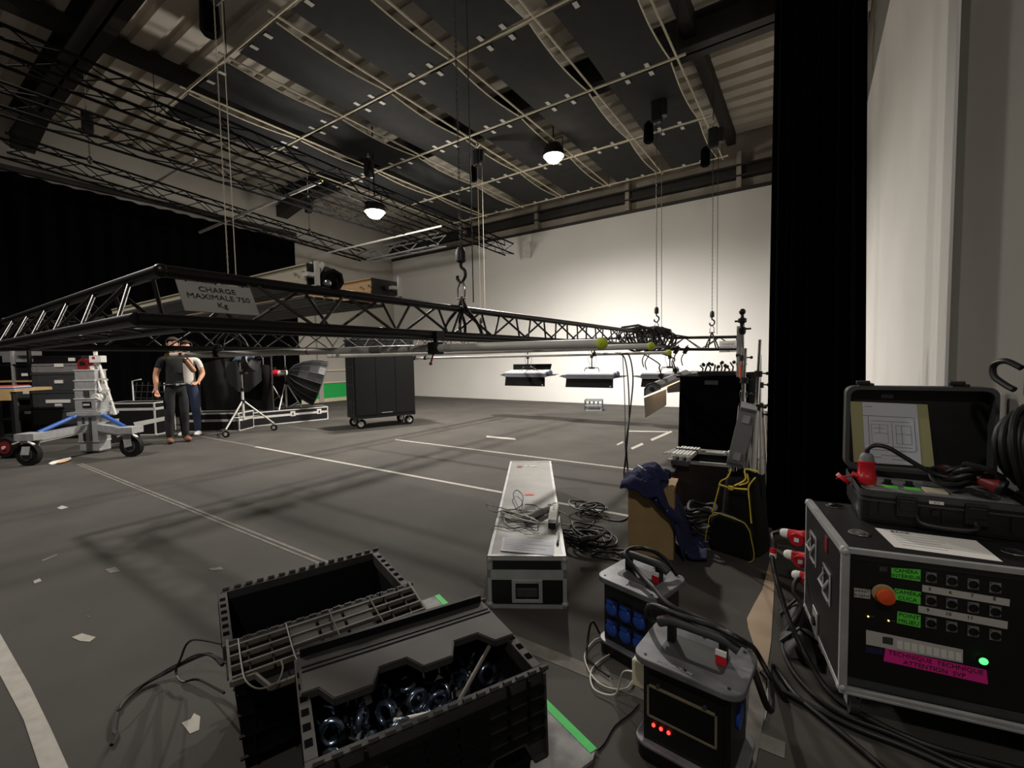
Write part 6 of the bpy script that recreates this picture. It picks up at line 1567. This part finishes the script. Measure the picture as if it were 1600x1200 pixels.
# ------------------------------------------------------------------ people
def person(label, foot, hgt, face, pose, mats, hair):
    """continuous skinned body in a local frame: x to the figure's left when facing -y"""
    t = thing('person', label, 'person', foot, face)
    k = hgt/1.78
    P = {}
    def J(n, x, y, z, r, r2=None): P[n] = (V((x, y, z))*k, r*k, (r2 or r)*k)
    J('pelvis', 0, 0, .94, .155, .11); J('belly', 0, -.01, 1.10, .150, .105); J('chest', 0, 0, 1.30, .165, .11); J('shoulders', 0, .01, 1.43, .12, .09); J('neck', 0, .0, 1.53, .056); J('head0', 0, -.02, 1.60, .070, .08); J('head1', 0, -.02, 1.69, .082, .095); J('head2', 0, -.01, 1.755, .055, .06)
    E = [('pelvis', 'belly'), ('belly', 'chest'), ('chest', 'shoulders'), ('shoulders', 'neck'), ('neck', 'head0'), ('head0', 'head1'), ('head1', 'head2')]
    for s, nm in ((1, 'l'), (-1, 'r')):
        J('hip'+nm, s*.09, 0, .88, .108); J('knee'+nm, s*.10, -.015, .50, .080); J('calf'+nm, s*.105, .015, .34, .073); J('ankle'+nm, s*.11, .02, .10, .060); J('heel'+nm, s*.11, .03, .045, .038); J('toe'+nm, s*.13, -.14, .035, .036)
        E += [('pelvis', 'hip'+nm), ('hip'+nm, 'knee'+nm), ('knee'+nm, 'calf'+nm), ('calf'+nm, 'ankle'+nm), ('ankle'+nm, 'heel'+nm), ('heel'+nm, 'toe'+nm)]
        J('sh'+nm, s*.175, .01, 1.42, .062); el, wr, hd = pose[nm]
        J('el'+nm, *el, .044); J('wr'+nm, *wr, .029); J('hd'+nm, *hd, .036, .022)
        m = (V(el)+V(wr))/2; J('fa'+nm, *m, .042)
        E += [('shoulders', 'sh'+nm), ('sh'+nm, 'el'+nm), ('el'+nm, 'fa'+nm), ('fa'+nm, 'wr'+nm), ('wr'+nm, 'hd'+nm)]
        u = (V(hd)-V(wr)).normalized(); side_ = u.cross(V((0, -1, .2))).normalized()
        for f, (o, l_, b) in enumerate(((-.028, .070, .0), (-.009, .080, .0), (.010, .074, .0), (.028, .058, .0))):
            a = V(hd)+side_*o; c = pose.get('curl', .35)
            J('f%d0%s' % (f, nm), *(a+u*.012), .0105); J('f%d1%s' % (f, nm), *(a+u*(l_*.55)+V((0, -.018*c*2, 0))), .0095); J('f%d2%s' % (f, nm), *(a+u*(l_*.8)+V((0, -.045*c*2, 0))), .008)
            E += [('hd'+nm, 'f%d0%s' % (f, nm)), ('f%d0%s' % (f, nm), 'f%d1%s' % (f, nm)), ('f%d1%s' % (f, nm), 'f%d2%s' % (f, nm))]
        th = V(wr)+u*.03; J('t0'+nm, *(th-side_*.04*s*1), .0125); J('t1'+nm, *(th-side_*.058*s+u*.035), .0105)
        E += [('wr'+nm, 't0'+nm), ('t0'+nm, 't1'+nm)]
    names = list(P); idx = {n: i for i, n in enumerate(names)}
    me = bpy.data.meshes.new('body'); me.from_pydata([P[n][0] for n in names], [(idx[a], idx[b]) for a, b in E], [])
    o = bpy.data.objects.new('body', me); COL.objects.link(o)
    md = o.modifiers.new('skin', 'SKIN'); md.use_smooth_shade = True; md.branch_smoothing = .6
    sv = me.skin_vertices[0].data
    for n in names: sv[idx[n]].radius = (P[n][1], P[n][2])
    sv[idx['pelvis']].use_root = True
    o.modifiers.new('sub', 'SUBSURF').levels = 1; o.modifiers['sub'].render_levels = 1
    dg = bpy.context.evaluated_depsgraph_get(); m2 = bpy.data.meshes.new_from_object(o.evaluated_get(dg)); bpy.data.objects.remove(o)
    m2.name = 'body'; m2.materials.clear()
    for m in mats: m2.materials.append(M[m])
    bones = [(P[a][0], P[b][0], a, b) for a, b in E]
    for p in m2.polygons:
        p.use_smooth = True; c = p.center; best = None; bd = 9
        for a, b, na, nb in bones:
            d = b-a; tt = max(0, min(1, (c-a).dot(d)/max(1e-9, d.length_squared))); ds = (c-(a+d*tt)).length
            if ds < bd: bd, best, bt = ds, (na, nb), tt
        na, nb = best
        if nb.startswith(('head', 'neck')) : mi = 0 if (nb != 'neck' or bt > .35) else 1
        elif nb.startswith(('fa', 'wr', 'hd', 'f', 't0', 't1')): mi = 0
        elif nb.startswith('el'): mi = 1 if bt < .62 else 0
        elif nb.startswith(('hip', 'knee', 'calf', 'ankle')): mi = 2
        elif nb.startswith(('heel', 'toe')): mi = 3
        elif nb == 'belly': mi = 2 if bt < .25 else 1
        else: mi = 1
        p.material_index = mi
    b = bpy.data.objects.new('body', m2); COL.objects.link(b); b.parent = t
    H_ = P['head1'][0]
    # face: eyes, brows, nose, mouth, ears, hair
    fy = H_.y-.092*k
    for s in (-1, 1):
        MB().sph((s*.031*k, fy+.004*k, H_.z-.005*k), .012*k, 10, 8).build('eye', M['paperw'], t, True)
        MB().sph((s*.031*k, fy-.006*k, H_.z-.005*k), .006*k, 8, 6).build('iris', M['black'], t, True)
        MB().box((s*.032*k, fy-.002*k, H_.z+.017*k), (.034*k, .012*k, .007*k)).build('eyebrow', M[hair], t)
        MB().sph((s*.083*k, H_.y+.01*k, H_.z-.02*k), .022*k, 8, 6, (.4, .8, 1.25)).build('ear', M['skin'], t, True)
    MB().lathe([(.017*k, 0), (.013*k, .02*k), (.007*k, .05*k)], 8, (0, fy-.004*k, H_.z-.045*k), (0, .22, 1)).build('nose', M['skin'], t, True)
    MB().box((0, fy+.005*k, H_.z-.068*k), (.045*k, .014*k, .009*k)).build('mouth', M['dred'], t, bev=.003)
    mb = MB().sph((0, 0, 0), .102*k, 18, 12, (.93, 1.08, 1.0)); 
    keep = []
    hv = [V(v) for v in mb.v]
    mb2 = MB(); mb2.v = [tuple(v+H_+V((0, .008*k, .008*k))) for v in hv]
    mb2.f = [f for f in mb.f if (lambda c: c.z > .045*k or (c.y > -.0*k and c.z > -.05*k))(sum((hv[i] for i in f), V())/len(f))]
    mb2.build('hair', M[hair], t, True, solid=.012)
    return t, P
fp1 = fl(279, 691); fz1 = math.atan2(-fp1.x, fp1.y)   # facing the camera roughly
fa = math.atan2(fp1.y, fp1.x)+pi/2+pi      # local -y towards the tripod
def facing(p): return math.atan2(-p.x, p.y) if 0 else math.atan2(CAM.y-p.y, CAM.x-p.x)+pi/2
p1, PP = person('person in black t-shirt and charcoal jeans, one hand raised to the face', fp1, 1.76, facing(fp1)+rad(12), {'r': ((-.25, .03, 1.16), (-.265, -.04, .93), (-.265, -.06, .86)), 'l': ((.26, -.10, 1.20), (.10, -.24, 1.44), (.05, -.225, 1.53)), 'curl': .4}, ('skin', 'tee', 'jean', 'shoe'), 'hair')
MB().tube([(.10+.034*cos(a), -.235+.03*sin(a), 1.41+.012*sin(a)) for a in [2*pi*i/14 for i in range(14)]], .008, 6, True).build('wristwatch', M['black'], p1, True)
MB().tube([(.165*cos(a), -.005+.118*sin(a), .985) for a in [2*pi*i/24 for i in range(24)]], .016, 6, True).build('belt', M['black'], p1, True)
MB().b2((-.02, -.145, .97), (.025, -.125, 1.0)).build('buckle', M['galv'], p1)
for s in (-1, 1):
    MB().sph((s*.125, -.055, .048), .055, 12, 8, (.85, 2.3, .85)).build('shoe', M['shoe'], p1, True)
fp2 = fl(299, 681)
p2, _ = person('person in white shirt and blue jeans standing behind the person in black', fp2, 1.74, facing(fp2)-rad(20), {'r': ((-.25, .03, 1.16), (-.25, -.06, .93), (-.25, -.08, .86)), 'l': ((.25, .0, 1.17), (.22, -.16, 1.02), (.20, -.23, 1.0)), 'curl': .4}, ('skin', 'wtee', 'bjean', 'black'), 'hair')
for s in (-1, 1): MB().sph((s*.125, -.055, .048), .055, 12, 8, (.85, 2.3, .85)).build('shoe', M['paperw'], p2, True)
